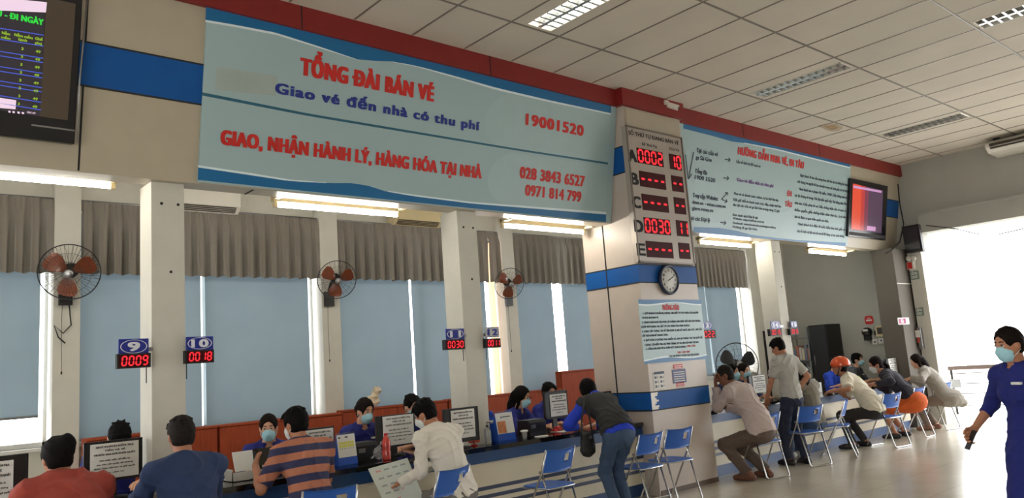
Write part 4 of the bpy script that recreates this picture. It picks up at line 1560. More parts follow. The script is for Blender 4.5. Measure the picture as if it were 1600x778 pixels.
put('foot_bar', MB().box([a[0] + 0.03, -0.075, SV(a[2] + 0.03)], [b[0] - 0.05, -0.069, SV(a[2] + 0.09)], 0, BR, BO), M_DARK, t)

# ------------------------------------------------------------------ queue number board on the pillar
def PF(lift):
    return lambda px, py, l=0.0: P(px, py, y=PY - lift - l)


PB = PF(0.07)


def z7(a, b):
    return (960 + a / 2.779, 180 + b / 2.779)


a, b = PB(*z7(46, 42)), PB(*z7(352, 650))
t = thing('queue_display_board', 'tall silver queue board with red digits beside letters A to E on the pillar', 'display board', ((a[0] + b[0]) / 2, PY - 0.04, b[2]))
M_BOARD = mat('board_silver', (170, 160, 150), 0.4, metal=0.2, var=0.03)
M_BFRAME = mat('board_frame', (120, 110, 102), 0.35, metal=0.5, var=0.05)
put('housing', MB().box([a[0], PY - 0.07, b[2]], [b[0], PY - 0.001, a[2]]), M_BOARD, t)
fm = MB()
for lo, hi in (([a[0], b[2]], [a[0] + 0.025, a[2]]), ([b[0] - 0.025, b[2]], [b[0], a[2]]), ([a[0], b[2]], [b[0], b[2] + 0.02]), ([a[0], a[2] - 0.02], [b[0], a[2]])):
    fm.box([lo[0], PY - 0.078, lo[1]], [hi[0], PY - 0.07, hi[1]])
put('frame', fm, M_BFRAME, t)
lt = MB()
kw = dict(pf=PB, ux=np.array([1.0, 0, 0]), uy=np.array([0, 0, 1.0]))
for nm_, s_, pa, pb, pc in (('heading', 'SỐ THỨ TỰ ĐANG BÁN VÉ', (62, 86), (279, 126), (62, 70)), ('column_heading', 'Số Thứ Tự', (120, 132), (184, 140), (120, 122)), ('column_heading', 'Cửa Vé', (238, 150), (280, 157), (238, 140))):
    lt = MB()
    bline(lt, s_, z7(*pa), z7(*pb), z7(*pc), 0, 0.03, 0.002, **kw)
    put(nm_, lt, M_INK, t)
for ch, x0, b0, x1, tp_ in (('A', 63, 199, 96, 150), ('B', 74, 299, 104, 250), ('C', 82, 400, 114, 352), ('D', 91, 505, 125, 455), ('E', 102, 606, 134, 556)):
    lt = MB()
    bline(lt, ch, z7(x0, b0), z7(x1, b0 + 3), z7(x0, tp_), 0, 0.10, 0.002, **kw)
    put('row_letter', lt, M_INK, t)
for s1, s2, b1, b2 in (('0002', '10', (96, 140, 215, 226), (236, 166, 294, 242)), ('----', '--', (106, 240, 226, 325), (246, 260, 303, 336)), ('----', '--', (117, 340, 238, 424), (257, 355, 313, 432)), ('0030', '11', (126, 442, 247, 522), (267, 455, 324, 528)), ('----', '--', (136, 545, 258, 622), (277, 553, 332, 625))):
    for s_, q in ((s1, b1), (s2, b2)):
        c, d = PB(*z7(q[0], q[1]), 0.003), PB(*z7(q[2], q[3]), 0.003)
        wn = put('digit_window', MB().box([c[0], PY - 0.0745, d[2]], [d[0], PY - 0.07, c[2]]), M_LEDBG, t)
        n = len(s_)
        W, H = d[0] - c[0], c[2] - d[2]
        pt = W / n
        for k, ch in enumerate(s_):
            put('digit', MB().seg7(ch, [c[0] + pt * (0.17 + k), PY - 0.0745, d[2] + H * 0.12], H * 0.76, pt, 0, wf=pt * 0.62 / (H * 0.76), th=0.17, slant=0.03), M_LED, wn)

# metal plate above the board, and the camera on the red strip
put('upper_plate', MB().box([PX0 + 0.03, PY - 0.02, a[2] + 0.03], [PX1 - 0.05, PY, 4.72]), M_PANEL, pl)
cm = P(1047, 163, y=5.95)
t = thing('security_camera', 'small white security camera under the red strip above the queue board', 'camera', (cm[0], 6.0, cm[2] - 0.05))
put('bracket', MB().box([cm[0] - 0.04, 5.99, cm[2] + 0.01], [cm[0] + 0.04, PY - 0.05, cm[2] + 0.07]).tube([[cm[0], 5.99, cm[2] + 0.04], [cm[0], 5.93, cm[2] + 0.0], [cm[0] + 0.01, 5.90, cm[2] - 0.02]], 0.012, 8), M_PLASTIC_W, t, bevel=0.004)
R_ = rotz(0.5) @ rotx(math.radians(90 + 28))
put('camera_body', MB().lathe([(0.0, -0.08), (0.035, -0.08), (0.038, -0.06), (0.038, 0.05), (0.034, 0.07), (0.0, 0.07)], 16, 0, R_, (cm[0], 5.90, cm[2] - 0.045)), M_PLASTIC_W, t)
put('lens', MB().lathe([(0.026, 0.071), (0.026, 0.074), (0.0, 0.074)], 14, 0, R_, (cm[0], 5.90, cm[2] - 0.045)), M_BLACK, t)

# ------------------------------------------------------------------ clock, notice and small posters on the pillar
cl = P(1045.8, 437, y=PY - 0.04)
t = thing('wall_clock', 'round white wall clock with dark rim on the pillar blue band', 'clock', (cl[0], PY - 0.03, cl[2] - 0.19))
RY = rotx(math.pi / 2)
put('rim', MB().lathe([(0.0, 0.0), (0.182, 0.0), (0.190, 0.015), (0.190, 0.04), (0.176, 0.055), (0.162, 0.045), (0.160, 0.03), (0.0, 0.03)], 40, 0, RY, (cl[0], PY - 0.004, cl[2])), mat('clock_rim', (30, 44, 70), 0.3, var=0.05), t)
put('dial', MB().lathe([(0.160, 0.030), (0.160, 0.0335), (0.0, 0.0335)], 40, 0, RY, (cl[0], PY - 0.004, cl[2])), M_PAPER, t)
nm = MB()
for k in range(12):
    th = math.radians(30 * (k + 1))
    nm.text(str(k + 1), [cl[0] + 0.118 * math.sin(th), PY - 0.0385, cl[2] + 0.118 * math.cos(th) - 0.014], 0.028, align='c', bold=0.04)
for k in range(60):
    th = math.radians(6 * k)
    d = np.array([math.sin(th), 0, math.cos(th)])
    n = np.array([math.cos(th), 0, -math.sin(th)]) * 0.0014
    o = np.array([cl[0], PY - 0.0385, cl[2]])
    nm.poly([o + d * 0.145 - n, o + d * 0.155 - n, o + d * 0.155 + n, o + d * 0.145 + n])
put('numeral', nm, M_INK, t)
for ang, L, wd, nm_ in ((66, 0.085, 0.006, 'hour_hand'), (63, 0.125, 0.004, 'minute_hand'), (245, 0.10, 0.0015, 'second_hand')):
    th = math.radians(ang)
    d, n = np.array([math.sin(th), 0, math.cos(th)]), np.array([math.cos(th), 0, -math.sin(th)]) * wd
    o = np.array([cl[0], PY - 0.041, cl[2]])
    put(nm_, MB().prism([o - d * 0.025 - n, o + d * L - n * 0.5, o + d * L + n * 0.5, o - d * 0.025 + n], (0, 0.0012, 0)), M_INK, t)

PN = PF(0.004)


def z6(a, b):
    return (980 + a / 3.537, 440 + b / 3.537)


c = [PN(*z6(*q)) for q in ((62, 105), (405, 95), (440, 425), (92, 458))]
x0, x1 = (c[0][0] + c[3][0]) / 2, (c[1][0] + c[2][0]) / 2
z1, z0 = (c[0][2] + c[1][2]) / 2, (c[2][2] + c[3][2]) / 2
t = thing('notice_poster', 'pale blue printed notice with red heading under the pillar clock', 'poster', ((x0 + x1) / 2, PY - 0.003, z0), group='papers on the pillar')
put('sheet', MB().box([x0, PY - 0.006, z0], [x1, PY - 0.0005, z1]), M_BANNER2, t)
ar = MB()
W, H = x1 - x0, z1 - z0
for k in range(20):
    a, b = k / 20, (k + 1) / 20

    def wv(q):
        return 0.055 + 0.018 * math.sin(q * 7.5 + 0.6)
    for mi, fa in ((0, 1.0), (1, 1.35)):
        ar.poly([[x0 + W * a, PY - 0.0068 + mi * 0.0003, z1 - H * wv(a) * fa], [x0 + W * b, PY - 0.0068 + mi * 0.0003, z1 - H * wv(b) * fa], [x0 + W * b, PY - 0.0068 + mi * 0.0003, z1], [x0 + W * a, PY - 0.0068 + mi * 0.0003, z1]], mi)
        ar.poly([[x0 + W * a, PY - 0.0068 + mi * 0.0003, z0], [x0 + W * b, PY - 0.0068 + mi * 0.0003, z0], [x0 + W * b, PY - 0.0068 + mi * 0.0003, z0 + H * wv(1.3 - b) * fa], [x0 + W * a, PY - 0.0068 + mi * 0.0003, z0 + H * wv(1.3 - a) * fa]], mi)
put('artwork', ar, [M_TEAL, M_BWHITE], t)
lt = MB()
kn_ = dict(pf=PN, ux=np.array([1.0, 0, 0]), uy=np.array([0, 0, 1.0]))
bline(lt, 'THÔNG BÁO', z6(195, 157), z6(287, 155), z6(195, 130), 0, 0.08, 0.004, **kn_)
for s_, xa, ya, xb, yb, mi in (
        ('1. QUÝ KHÁCH CHUẨN BỊ THÔNG TIN GIẤY TỜ TÙY THÂN CỦA NGƯỜI', 88, 185, 392, 172, 1), ('ĐI TÀU KHI MUA VÉ.', 85, 207, 174, 201, 1),
        ('2. HÀNH KHÁCH ĐI TÀU PHẢI CÓ THÔNG TIN TRÊN THẺ LÊN TÀU TRÙNG', 82, 233, 405, 219, 1), ('KHỚP VỚI THÔNG TIN GIẤY TỜ TÙY THÂN CỦA HÀNH KHÁCH.', 80, 257, 346, 245, 1),
        ('3. CUNG CẤP THÔNG TIN VỀ TÊN ĐƠN VỊ, MÃ SỐ THUẾ, ĐỊA CHỈ... KHI CẦN', 82, 283, 413, 266, 1), ('LẤY HÓA ĐƠN ĐỂ THANH TOÁN.', 85, 305, 226, 298, 1),
        ('4. QUÝ KHÁCH KHÔNG MUA NHIỀU VÉ, GHI LẠI THÔNG TIN TẠI QUẦY ĐỂ', 92, 333, 416, 310, 1), ('CHÚNG TÔI KIỂM TRA LẠI TÌNH TRẠNG VÉ VÀ LIÊN HỆ PHỤC VỤ SAU.', 97, 356, 396, 338, 1),
        ('5. TỔNG ĐÀI BÁN VÉ & CHĂM SÓC KHÁCH HÀNG:', 105, 379, 326, 362, 1), ('1900 1520.', 330, 362, 378, 358, 0), ('XIN CẢM ƠN!', 278, 397, 346, 391, 0),
        ('CHI NHÁNH VTĐS GA SÀI GÒN', 230, 418, 396, 406, 1)):
    bline(lt, s_, z6(xa, ya), z6(xb, yb), z6(xa, ya - 10.5), mi, 0.06, 0.004, **kn_)
put('lettering', lt, [M_TRED, M_TDARK], t)


def poster(nm_, label, q, mt, fn=None, grp='papers on the pillar'):
    a, b = PN(*z6(q[0], q[1])), PN(*z6(q[2], q[3]))
    tt = thing(nm_, label, 'poster', ((a[0] + b[0]) / 2, PY - 0.003, b[2]), group=grp)
    put('sheet', MB().box([a[0], PY - 0.004, b[2]], [b[0], PY - 0.0005, a[2]]), mt, tt)
    if fn:
        fn(tt, a[0], b[0], b[2], a[2])


def plist(tt, x0, x1, z0, z1):
    mb = MB()
    W, H = x1 - x0, z1 - z0
    mb.poly([[x0, PY - 0.0048, z1 - H * 0.14], [x1, PY - 0.0048, z1 - H * 0.14], [x1, PY - 0.0048, z1], [x0 + W * 0.1, PY - 0.0048, z1]])
    for r_ in range(3):
        for c_ in range(2):
            xa, zz = x0 + W * (0.1 + 0.5 * c_), z1 - H * (0.38 + 0.25 * r_)
            mb.poly([[xa, PY - 0.0048, zz], [xa + W * 0.16, PY - 0.0048, zz], [xa + W * 0.16, PY - 0.0048, zz + H * 0.12], [xa, PY - 0.0048, zz + H * 0.12]])
            for l_ in range(2):
                zz2 = zz + H * (0.02 + 0.06 * l_)
                mb.poly([[xa + W * 0.19, PY - 0.0048, zz2], [xa + W * 0.36, PY - 0.0048, zz2], [xa + W * 0.36, PY - 0.0048, zz2 + H * 0.022], [xa + W * 0.19, PY - 0.0048, zz2 + H * 0.022]])
    put('print', mb, M_TDARK, tt)


def plines(tt, x0, x1, z0, z1, col, n=4):
    mb = MB()
    W, H = x1 - x0, z1 - z0
    for r_ in range(n):
        zz = z0 + H * (0.12 + 0.8 * r_ / n)
        mb.poly([[x0 + W * 0.1, PY - 0.0048, zz], [x1 - W * 0.1, PY - 0.0048, zz], [x1 - W * 0.1, PY - 0.0048, zz + H * 0.3 / n], [x0 + W * 0.1, PY - 0.0048, zz + H * 0.3 / n]])
    put('print', mb, col, tt)


poster('poster', 'small white leaflet with grey icons below the blue notice on the pillar', (142, 500, 212, 592), M_PAPER, plist)
poster('poster', 'small dark blue printed card below the blue notice on the pillar', (247, 487, 329, 555), mat('card_navy', (58, 58, 116), 0.5), lambda *q: plines(*q, M_PAPER, 5))
poster('sticker', 'small red sticker just above the dark blue card', (255, 459, 306, 478), M_TRED, lambda *q: plines(*q, M_PAPER, 2), 'red stickers on the pillar')
poster('sticker', 'small red sticker just below the dark blue card', (272, 558, 316, 578), M_TRED, lambda *q: plines(*q, M_PAPER, 2), 'red stickers on the pillar')

# ------------------------------------------------------------------ counter number signs with red counters
M_PLATE = mat('plate_blue', (30, 44, 140), 0.4, var=0.05, spec=0.4)
M_PGLARE = mat('plate_glare', (214, 214, 218), 0.2, metal=0.5, var=0.1)  # glare on a sign plate, put into its pale colour
M_PRING = mat('plate_white', (226, 228, 236), 0.4, var=0.02)
SY_ = 6.46
for num, digs, p0, p1, d0, d1, side in (('9', '0009', (185, 530), (232, 552.5), (182.7, 553), (236, 573.5), 1), ('10', '0018', (290.5, 526.5), (333, 546), (289, 547.5), (335, 566), -1),
                                        ('11', '0030', (696.2, 514), (725.5, 529.5), (694.8, 530.8), (727.2, 545.2), 1), ('12', '0011', (757.8, 511), (780, 527), (758.7, 529), (783, 542.5), -1),
                                        ('13', '0022', (1091, 502.5), (1112.5, 514.5), (1090, 516), (1119.5, 528), -1), ('14', '0015', (1203.5, 502), (1219, 513.5), (1203, 514), (1221.5, 524), 1),
                                        ('15', '0015', (1234.5, 502), (1245.5, 511.5), (1234.5, 513), (1248.5, 522.5), -1)):
    a, b = P(*p0, y=SY_), P(*p1, y=SY_)
    zt_, zb = a[2] + 0.0, b[2]
    x0, x1 = a[0], b[0]
    t = thing('counter_number_sign', 'blue sign with white oval and number %s above a red digit box' % num if num != '12' else 'number 12 sign, its plate painted pale with glare, above a red digit box', 'sign', ((x0 + x1) / 2, SY_, zb), group='counter number signs')
    put('plate', MB().box([x0, SY_ - 0.006, zb], [x1, SY_ + 0.006, zt_]), M_PGLARE if num == '12' else M_PLATE, t, bevel=0.002)
    lt = MB()
    cx, cz, rx, rz_ = (x0 + x1) / 2, (zb + zt_) / 2, (x1 - x0) * 0.45, (zt_ - zb) * 0.44
    for k in range(40):
        q = []
        for th, s_ in ((k, 1.0), (k + 1, 1.0), (k + 1, 0.93), (k, 0.93)):
            an = 2 * math.pi * th / 40
            q.append([cx + rx * s_ * math.cos(an), SY_ - 0.0068, cz + rz_ * s_ * math.sin(an)])
        lt.poly(q[::-1])
    lt.text(num, [cx, SY_ - 0.0072, cz - rz_ * 0.62], rz_ * 1.24, width=(0.075 if len(num) == 1 else 0.125), align='c', bold=0.11)
    put('numeral', lt, M_PRING if num != '12' else M_PLATE, t)
    a, b = P(*d0, y=SY_ - 0.02), P(*d1, y=SY_ - 0.02)
    bx = put('digit_box', MB().box([a[0], SY_ - 0.02, b[2]], [b[0], SY_ + 0.03, a[2]]), M_BLACK, t, bevel=0.003)
    W, H = b[0] - a[0], a[2] - b[2]
    put('digit_window', MB().box([a[0] + W * 0.06, SY_ - 0.0215, b[2] + H * 0.1], [b[0] - W * 0.06, SY_ - 0.02, a[2] - H * 0.1]), M_LEDBG, bx)
    for k, ch in enumerate(digs):
        put('digit', MB().seg7(ch, [a[0] + W * (0.14 + 0.205 * k), SY_ - 0.0215, b[2] + H * 0.2], H * 0.6, W * 0.205, 0, wf=W * 0.125 / (H * 0.6), th=0.16, slant=0.08), M_LED, bx)
    xa = {'9': 1.922, '10': 2.182, '11': 5.008, '12': 5.268, '13': PX1, '14': 11.255, '15': 11.515}[num]
    xm = (x0 + x1) / 2
    put('bracket', MB().box([min(xa, xm), SY_ + 0.006, zb + 0.02], [max(xa, xm), SY_ + 0.075, zb + 0.05]), M_STEEL, t)
    xe = x1 - 0.01 if side > 0 else x0 + 0.01
    put('cable', MB().tube([[xe, SY_ + 0.02, b[2] - 0.12], [xe, SY_ + 0.02, b[2] + 0.01]], 0.004, 5), M_DARK, t)

# ------------------------------------------------------------------ fans
M_BLADE = mat('fan_blade_amber', (140, 70, 40), 0.25, var=0.1, trans=0.25)
M_FANB = mat('fan_black', (26, 24, 25), 0.4, var=0.1)


def fan_geo(c, rad, face, blades, bm, root, up=(0, 0, 1), nb=3, wires=44):
    """Cage, blades, hub and motor of a fan at c that faces along face."""
    f = unit(face)
    r = unit(np.cross(up, f))
    u = np.cross(f, r)
    R = np.stack([r, u, f], 1)

    def at(a, b, d):
        return np.asarray(c) + R @ np.array([a, b, d])
    cg = MB()
    ring = [at(rad * math.cos(a), rad * math.sin(a), 0) for a in np.linspace(0, 2 * math.pi, 49)[:-1]]
    cg.tube(ring, rad * 0.022, 6, 0, True)
    for rr, d in ((0.72, 0.05), (0.42, 0.075), (0.22, 0.082)):
        cg.tube([at(rad * rr * math.cos(a), rad * rr * math.sin(a), d * rad / 0.24) for a in np.linspace(0, 2 * math.pi, 37)[:-1]], rad * 0.006, 4, 0, True)
    for k in range(wires):
        a = 2 * math.pi * k / wires
        ca, sa = math.cos(a), math.sin(a)
        q = rad / 0.24
        cg.tube([at(rad * 0.16 * ca, rad * 0.16 * sa, 0.083 * q), at(rad * 0.55 * ca, rad * 0.55 * sa, 0.068 * q), at(rad * 0.85 * ca, rad * 0.85 * sa, 0.032 * q), at(rad * ca, rad * sa, 0)], rad * 0.0055, 4)
        if k % 2 == 0:
            cg.tube([at(rad * ca, rad * sa, 0), at(rad * 0.8 * ca, rad * 0.8 * sa, -0.045 * q), at(rad * 0.25 * ca, rad * 0.25 * sa, -0.06 * q)], rad * 0.0055, 4)
    put('cage', cg, M_FANB, root)
    cap = MB()
    q = rad / 0.24
    cap.lathe([(0.0, 0.080 * q), (rad * 0.16, 0.080 * q), (rad * 0.15, 0.090 * q), (rad * 0.08, 0.094 * q), (0.0, 0.094 * q)], 20, 0, R, c)
    put('cage_badge', cap, M_STEEL, root)
    for k in range(nb):
        a0 = 2 * math.pi * k / nb + 0.4
        v = []
        n = 7
        for i in range(n + 1):
            rr = rad * (0.14 + 0.74 * i / n)
            wd = 0.26 + 0.30 * math.sin(math.pi * min(1, 0.25 + 0.62 * i / n))
            for sg in (-1, -0.33, 0.33, 1):
                an = a0 + sg * wd * (1.0 if i < n else 0.8)
                v.append(at(rr * math.cos(an), rr * math.sin(an), (0.012 + 0.020 * sg) * q))
        fs = [[i * 4 + j, i * 4 + j + 1, (i + 1) * 4 + j + 1, (i + 1) * 4 + j] for i in range(n) for j in range(3)]
        mb = MB()
        v = np.array(v)
        nf = len(v)
        mb.add(np.vstack([v, v - f * 0.003]), fs + [[x + nf for x in reversed(g)] for g in fs], 0, True)
        put('blade', mb, bm, root)
    put('motor', MB().lathe([(0, -0.15 * q), (rad * 0.22, -0.145 * q), (rad * 0.27, -0.10 * q), (rad * 0.26, -0.045 * q), (rad * 0.12, -0.035 * q), (rad * 0.12, 0.03 * q), (0, 0.04 * q)], 18, 0, R, c), M_FANB, root)
    return at


WF = ['black caged wall fan with amber blades at far left between two valances', 'black caged wall fan with amber blades between the number 10 and 11 signs', 'black caged wall fan with amber blades beside the number 11 column']
for i, (px, py, wpx) in enumerate(((108.5, 425, 43.5), (526.5, 437, 30), (796, 443, 24.5))):
    c = P(px, py, y=8.56)
    dep = (c - CAM) @ FX
    rad = wpx * dep / FPX
    t = thing('wall_fan', WF[i], 'fan', (c[0], 8.7, c[2] - rad), group='wall fans')
    fan_geo(c, rad, (-0.32, -1, -0.34), 3, M_BLADE, t)
    mt = MB()
    xp = min(max(c[0] + 0.02, PIERS[i][0] + 0.05), PIERS[i][1] - 0.05)
    mt.tube([[c[0] + 0.03, 8.66, c[2] + 0.03], [xp, 8.75, c[2] - 0.02], [xp, 8.80, c[2] - 0.10], [xp, 8.82, c[2] - 0.16]], 0.02, 8)
    mt.box([xp - 0.06, 8.79, c[2] - 0.30], [xp + 0.06, WY - 0.161, c[2] - 0.12])
    put('wall_bracket', mt, M_FANB, t)
    cd = MB().tube([[xp - 0.03, 8.80, c[2] - 0.29], [xp - 0.035, 8.80, c[2] - 0.5], [xp - 0.03, 8.80, c[2] - 0.95]], 0.0025, 5).ell([xp - 0.03, 8.80, c[2] - 0.97], [0.008, 0.008, 0.018])
    if i == 0:
        cd.tube([[xp + 0.03, 8.80, c[2] - 0.29], [xp + 0.05, 8.80, c[2] - 0.5], [xp - 0.02, 8.80, c[2] - 0.58], [xp - 0.1, 8.80, c[2] - 0.5], [xp - 0.06, 8.80, c[2] - 0.62], [xp + 0.0, 8.80, c[2] - 0.68]], 0.007, 6)
    put('pull_cord', cd, M_BLACK, t)

c = P(1152, 570, y=7.7)
rad = 34 * ((c - CAM) @ FX) / FPX
t = thing('pedestal_fan', 'large black pedestal fan behind the two clerks right of the pillar', 'fan', (c[0], 7.85, 0))
fan_geo(c, rad, (-0.75, -1, 0.0), 3, M_FANB, t, wires=24)
put('pole', MB().tube([[c[0] + 0.12, 7.86, 0.05], [c[0] + 0.12, 7.86, c[2] - 0.1], [c[0] + 0.09, 7.82, c[2]]], 0.024, 10), M_FANB, t)
put('base', MB().lathe([(0, 0), (0.26, 0), (0.25, 0.03), (0.06, 0.06), (0, 0.06)], 28, 0, None, (c[0] + 0.12, 7.86, 0)), M_FANB, t)

# ------------------------------------------------------------------ air conditioners
M_ACD = mat('grille_dark', (60, 50, 40), 0.6, var=0.1)
for lab, pa, pb, mt in (('cream air conditioner high on the wall left of the banner tube', (262, 322), (376, 325), M_PLASTIC_W), ('yellowed air conditioner high on the wall between two glowing tubes', (618, 347), (691, 352), M_PLASTIC_Y)):
    a, b = P(*pa, y=8.78), P(*pb, y=8.78)
    z = min(a[2], b[2]) - 0.02
    t = thing('air_conditioner', lab, 'air conditioner', ((a[0] + b[0]) / 2, 8.88, z), group='wall air conditioners')
    put('body', MB().prism([[a[0], 8.995, z], [a[0], 8.85, z], [a[0], 8.77, z + 0.07], [a[0], 8.77, z + 0.24], [a[0], 8.80, z + 0.27], [a[0], 8.995, z + 0.27]], (b[0] - a[0], 0, 0)), mt, t, bevel=0.008)
    gm = MB()
    for k in range(4):
        q = 0.15 + 0.22 * k
        y, zz = 8.85 - 0.08 * q, z + 0.07 * q
        gm.box([a[0] + 0.05, y - 0.014, zz - 0.004], [b[0] - 0.05, y + 0.004, zz + 0.006])
    put('outlet_slat', gm, M_ACD, t)
    put('pipe', MB().tube([[b[0], 8.95, z + 0.05], [b[0] + 0.12, 8.96, z + 0.03], [b[0] + 0.2, 8.97, z - 0.1]], 0.02, 8), M_PLASTIC_W, t)
a = P(1543, 222, x=15.35)
y1 = a[1]
t = thing('air_conditioner', 'wide white ceiling air conditioner above the bright opening at top right edge', 'air conditioner', (15.4, y1 - 0.6, 4.70))
put('body', MB().prism([[15.74, y1, ZC - 0.03], [15.32, y1, ZC - 0.03], [15.16, y1, ZC - 0.10], [15.16, y1, ZC - 0.17], [15.26, y1, ZC - 0.25], [15.74, y1, ZC - 0.28]], (0, -1.6, 0)), M_PLASTIC_W, t, bevel=0.012)
put('outlet', MB().box([15.12, y1 - 1.5, ZC - 0.155], [15.2, y1 - 0.08, ZC - 0.115]).box([15.13, y1 - 1.5, ZC - 0.20], [15.26, y1 - 0.08, ZC - 0.185]), M_ACD, t)
put('hanger', MB().box([15.3, y1 - 0.2, ZC - 0.04], [15.7, y1 - 0.1, ZC]).box([15.3, y1 - 1.5, ZC - 0.04], [15.7, y1 - 1.4, ZC]), M_DARK, t)

# ------------------------------------------------------------------ folding chairs
def folding_chair(label, loc, rz, group='blue folding chairs at the counter'):
    """Sits facing local +y: back panel at -y, crossed tube legs."""
    t = thing('folding_chair', label, 'chair', loc, rz, group)
    hw, r = 0.205, 0.0105
    bp = MB()
    nx, nz = 15, 9
    hole = lambda i, k: 9 <= i <= 11 and 4 <= k <= 6
    for sgn, off in ((1, 0.0), (-1, 0.012)):
        v = []
        for k in range(nz + 1):
            for i in range(nx + 1):
                tx, tz = i / nx * 2 - 1, k / nz
                z = 0.585 + 0.205 * tz - 0.020 * (abs(tx) ** 3) * (1 - tz) * 0.0 + 0.012 * (tx * tx) * (1 if tz > 0.85 else 0) - 0.010 * (1 - tz) * (1 - tx * tx)
                y = -0.105 - 0.075 * tz - 0.035 * (1 - tx * tx) + off
                v.append([hw * 1.03 * tx, y, z])
        fs = [[k * (nx + 1) + i, k * (nx + 1) + i + 1, (k + 1) * (nx + 1) + i + 1, (k + 1) * (nx + 1) + i] for k in range(nz) for i in range(nx) if not hole(i, k)]
        bp.add(v, fs if sgn > 0 else [q[::-1] for q in fs], 0, True)
    N = (nx + 1) * (nz + 1)
    rim = [(i, 0) for i in range(nx)] + [(nx, k) for k in range(nz)] + [(i, nz) for i in range(nx, 0, -1)] + [(0, k) for k in range(nz, 0, -1)]
    hl = [(9, 4), (10, 4), (11, 4), (12, 4), (12, 5), (12, 6), (12, 7), (11, 7), (10, 7), (9, 7), (9, 6), (9, 5)]
    for lp, rv in ((rim, False), (hl, True)):
        for j in range(len(lp)):
            a, b = lp[j], lp[(j + 1) % len(lp)]
            ia, ib = a[1] * (nx + 1) + a[0], b[1] * (nx + 1) + b[0]
            q = [ia, ib, ib + N, ia + N]
            bp.f.append(q if not rv else q[::-1])
            bp.m.append(0)
            bp.sm.append(False)
    put('backrest', bp, M_CHAIR, t, world=False)
    hd = MB()
    hd.tube([[0.055 + 0.032 * math.cos(a), -0.158, 0.703 + 0.024 * math.sin(a)] for a in np.linspace(0, 2 * math.pi, 17)[:-1]], 0.006, 6, 0, True)
    put('handle_rim', hd, M_PLASTIC_W, t, world=False)
    seat = MB()
    pts = []
    for k in range(28):
        a = 2 * math.pi * k / 28
        ca, sa = math.cos(a), math.sin(a)
        e = 0.32
        pts.append([0.198 * math.copysign(abs(ca) ** e, ca), 0.015 + 0.198 * math.copysign(abs(sa) ** e, sa), 0.432])
    seat.prism(pts[::-1], (0, 0, 0.020))
    sp = put('seat', seat, M_CHAIR, t, world=False, bevel=0.006)
    put('seat_edge', MB().tube([[p_[0] * 1.01, 0.015 + (p_[1] - 0.015) * 1.01, 0.436] for p_ in pts], 0.008, 6, 0, True), M_CHROME, sp, world=False)
    # front legs run on up to carry the back; rear legs pivot below the back
    fr_, rr_ = MB(), MB()
    top = [[sg * hw, -0.178, 0.80] for sg in (-1, 1)]
    fr_.tube([top[0], [-hw, -0.10, 0.585], [-hw, 0.225, 0.03], [-hw + 0.012, 0.235, r], [-hw + 0.03, 0.235, r], [hw - 0.03, 0.235, r], [hw - 0.012, 0.235, r], [hw, 0.225, 0.03], [hw, -0.10, 0.585], top[1]], r, 8)
    hr = hw - 0.022
    rr_.tube([[-hr, -0.075, 0.595], [-hr, -0.235, 0.03], [-hr + 0.012, -0.245, r], [-hr + 0.03, -0.245, r], [hr - 0.03, -0.245, r], [hr - 0.012, -0.245, r], [hr, -0.235, 0.03], [hr, -0.075, 0.595]], r, 8)
    put('front_leg_frame', fr_, M_CHROME, t, world=False)
    put('rear_leg_frame', rr_, M_CHROME, t, world=False)
    for sg in (-1, 1):
        put('pivot', MB().tube([[sg * (hw + 0.014), -0.085, 0.592], [sg * (hr - 0.012), -0.085, 0.592]], 0.013, 8), M_STEEL, t, world=False)
    return t


CH = [  # x, y (seat middle), turn, label
    (5.40, 5.79, 3, 'empty blue folding chair standing alone between the white-shirt man and the bending woman'),
    (6.74, 5.76, 2, 'blue folding chair directly behind the bending woman in jeans'),
    (7.27, 5.76, -6, 'blue folding chair beside the pillar, right of its twin'),
    (9.10, 5.74, -16, 'blue folding chair right behind the old man beside the pillar'),
    (10.2, 5.74, -18, 'blue folding chair just right of the standing man in grey'),
    (11.05, 5.72, 22, 'blue folding chair seen edge-on behind the helmeted person'),
    (12.33, 5.57, -12, 'blue folding chair behind the woman in orange'),
    (13.62, 5.70, 0, 'blue folding chair at the counter end under the grey-coated woman'),
    (4.02, 5.70, 14, 'blue folding chair with the white-shirt man sitting on it'),
    (2.98, 5.76, -15, 'blue folding chair with the striped shirt man sitting on it'),
    (1.80, 5.62, 4, 'blue folding chair under the man in navy'),
    (0.98, 5.52, 8, 'blue folding chair under the person in brick red'),
    (14.80, 5.74, -16, 'folding chair glaring in the light at the counter end'),
]
ch0 = folding_chair(CH[0][3], (CH[0][0], CH[0][1], 0), math.radians(CH[0][2]))
for x, y, a, lab in CH[1:]:
    dup(ch0, (x, y, 0), math.radians(a), lab)

# ------------------------------------------------------------------ monitors with taped notices
M_MON = mat('monitor_black', (24, 22, 22), 0.4, var=0.1)
NOTE = [('QUÝ KHÁCH KIỂM TRA', 0.12, 0.78), ('TIỀN VÀ VÉ', 0.23, 0.42), ('TRƯỚC KHI RỜI KHỎI QUẦY', 0.34, 0.86), ('Mọi thắc mắc về tiền vé', 0.50, 0.62), ('sau khi rời quầy sẽ không', 0.61, 0.74), ('được nhân viên bán vé giải quyết', 0.72, 0.84), ('Xin cảm ơn', 0.85, 0.38)]
MY = 6.62


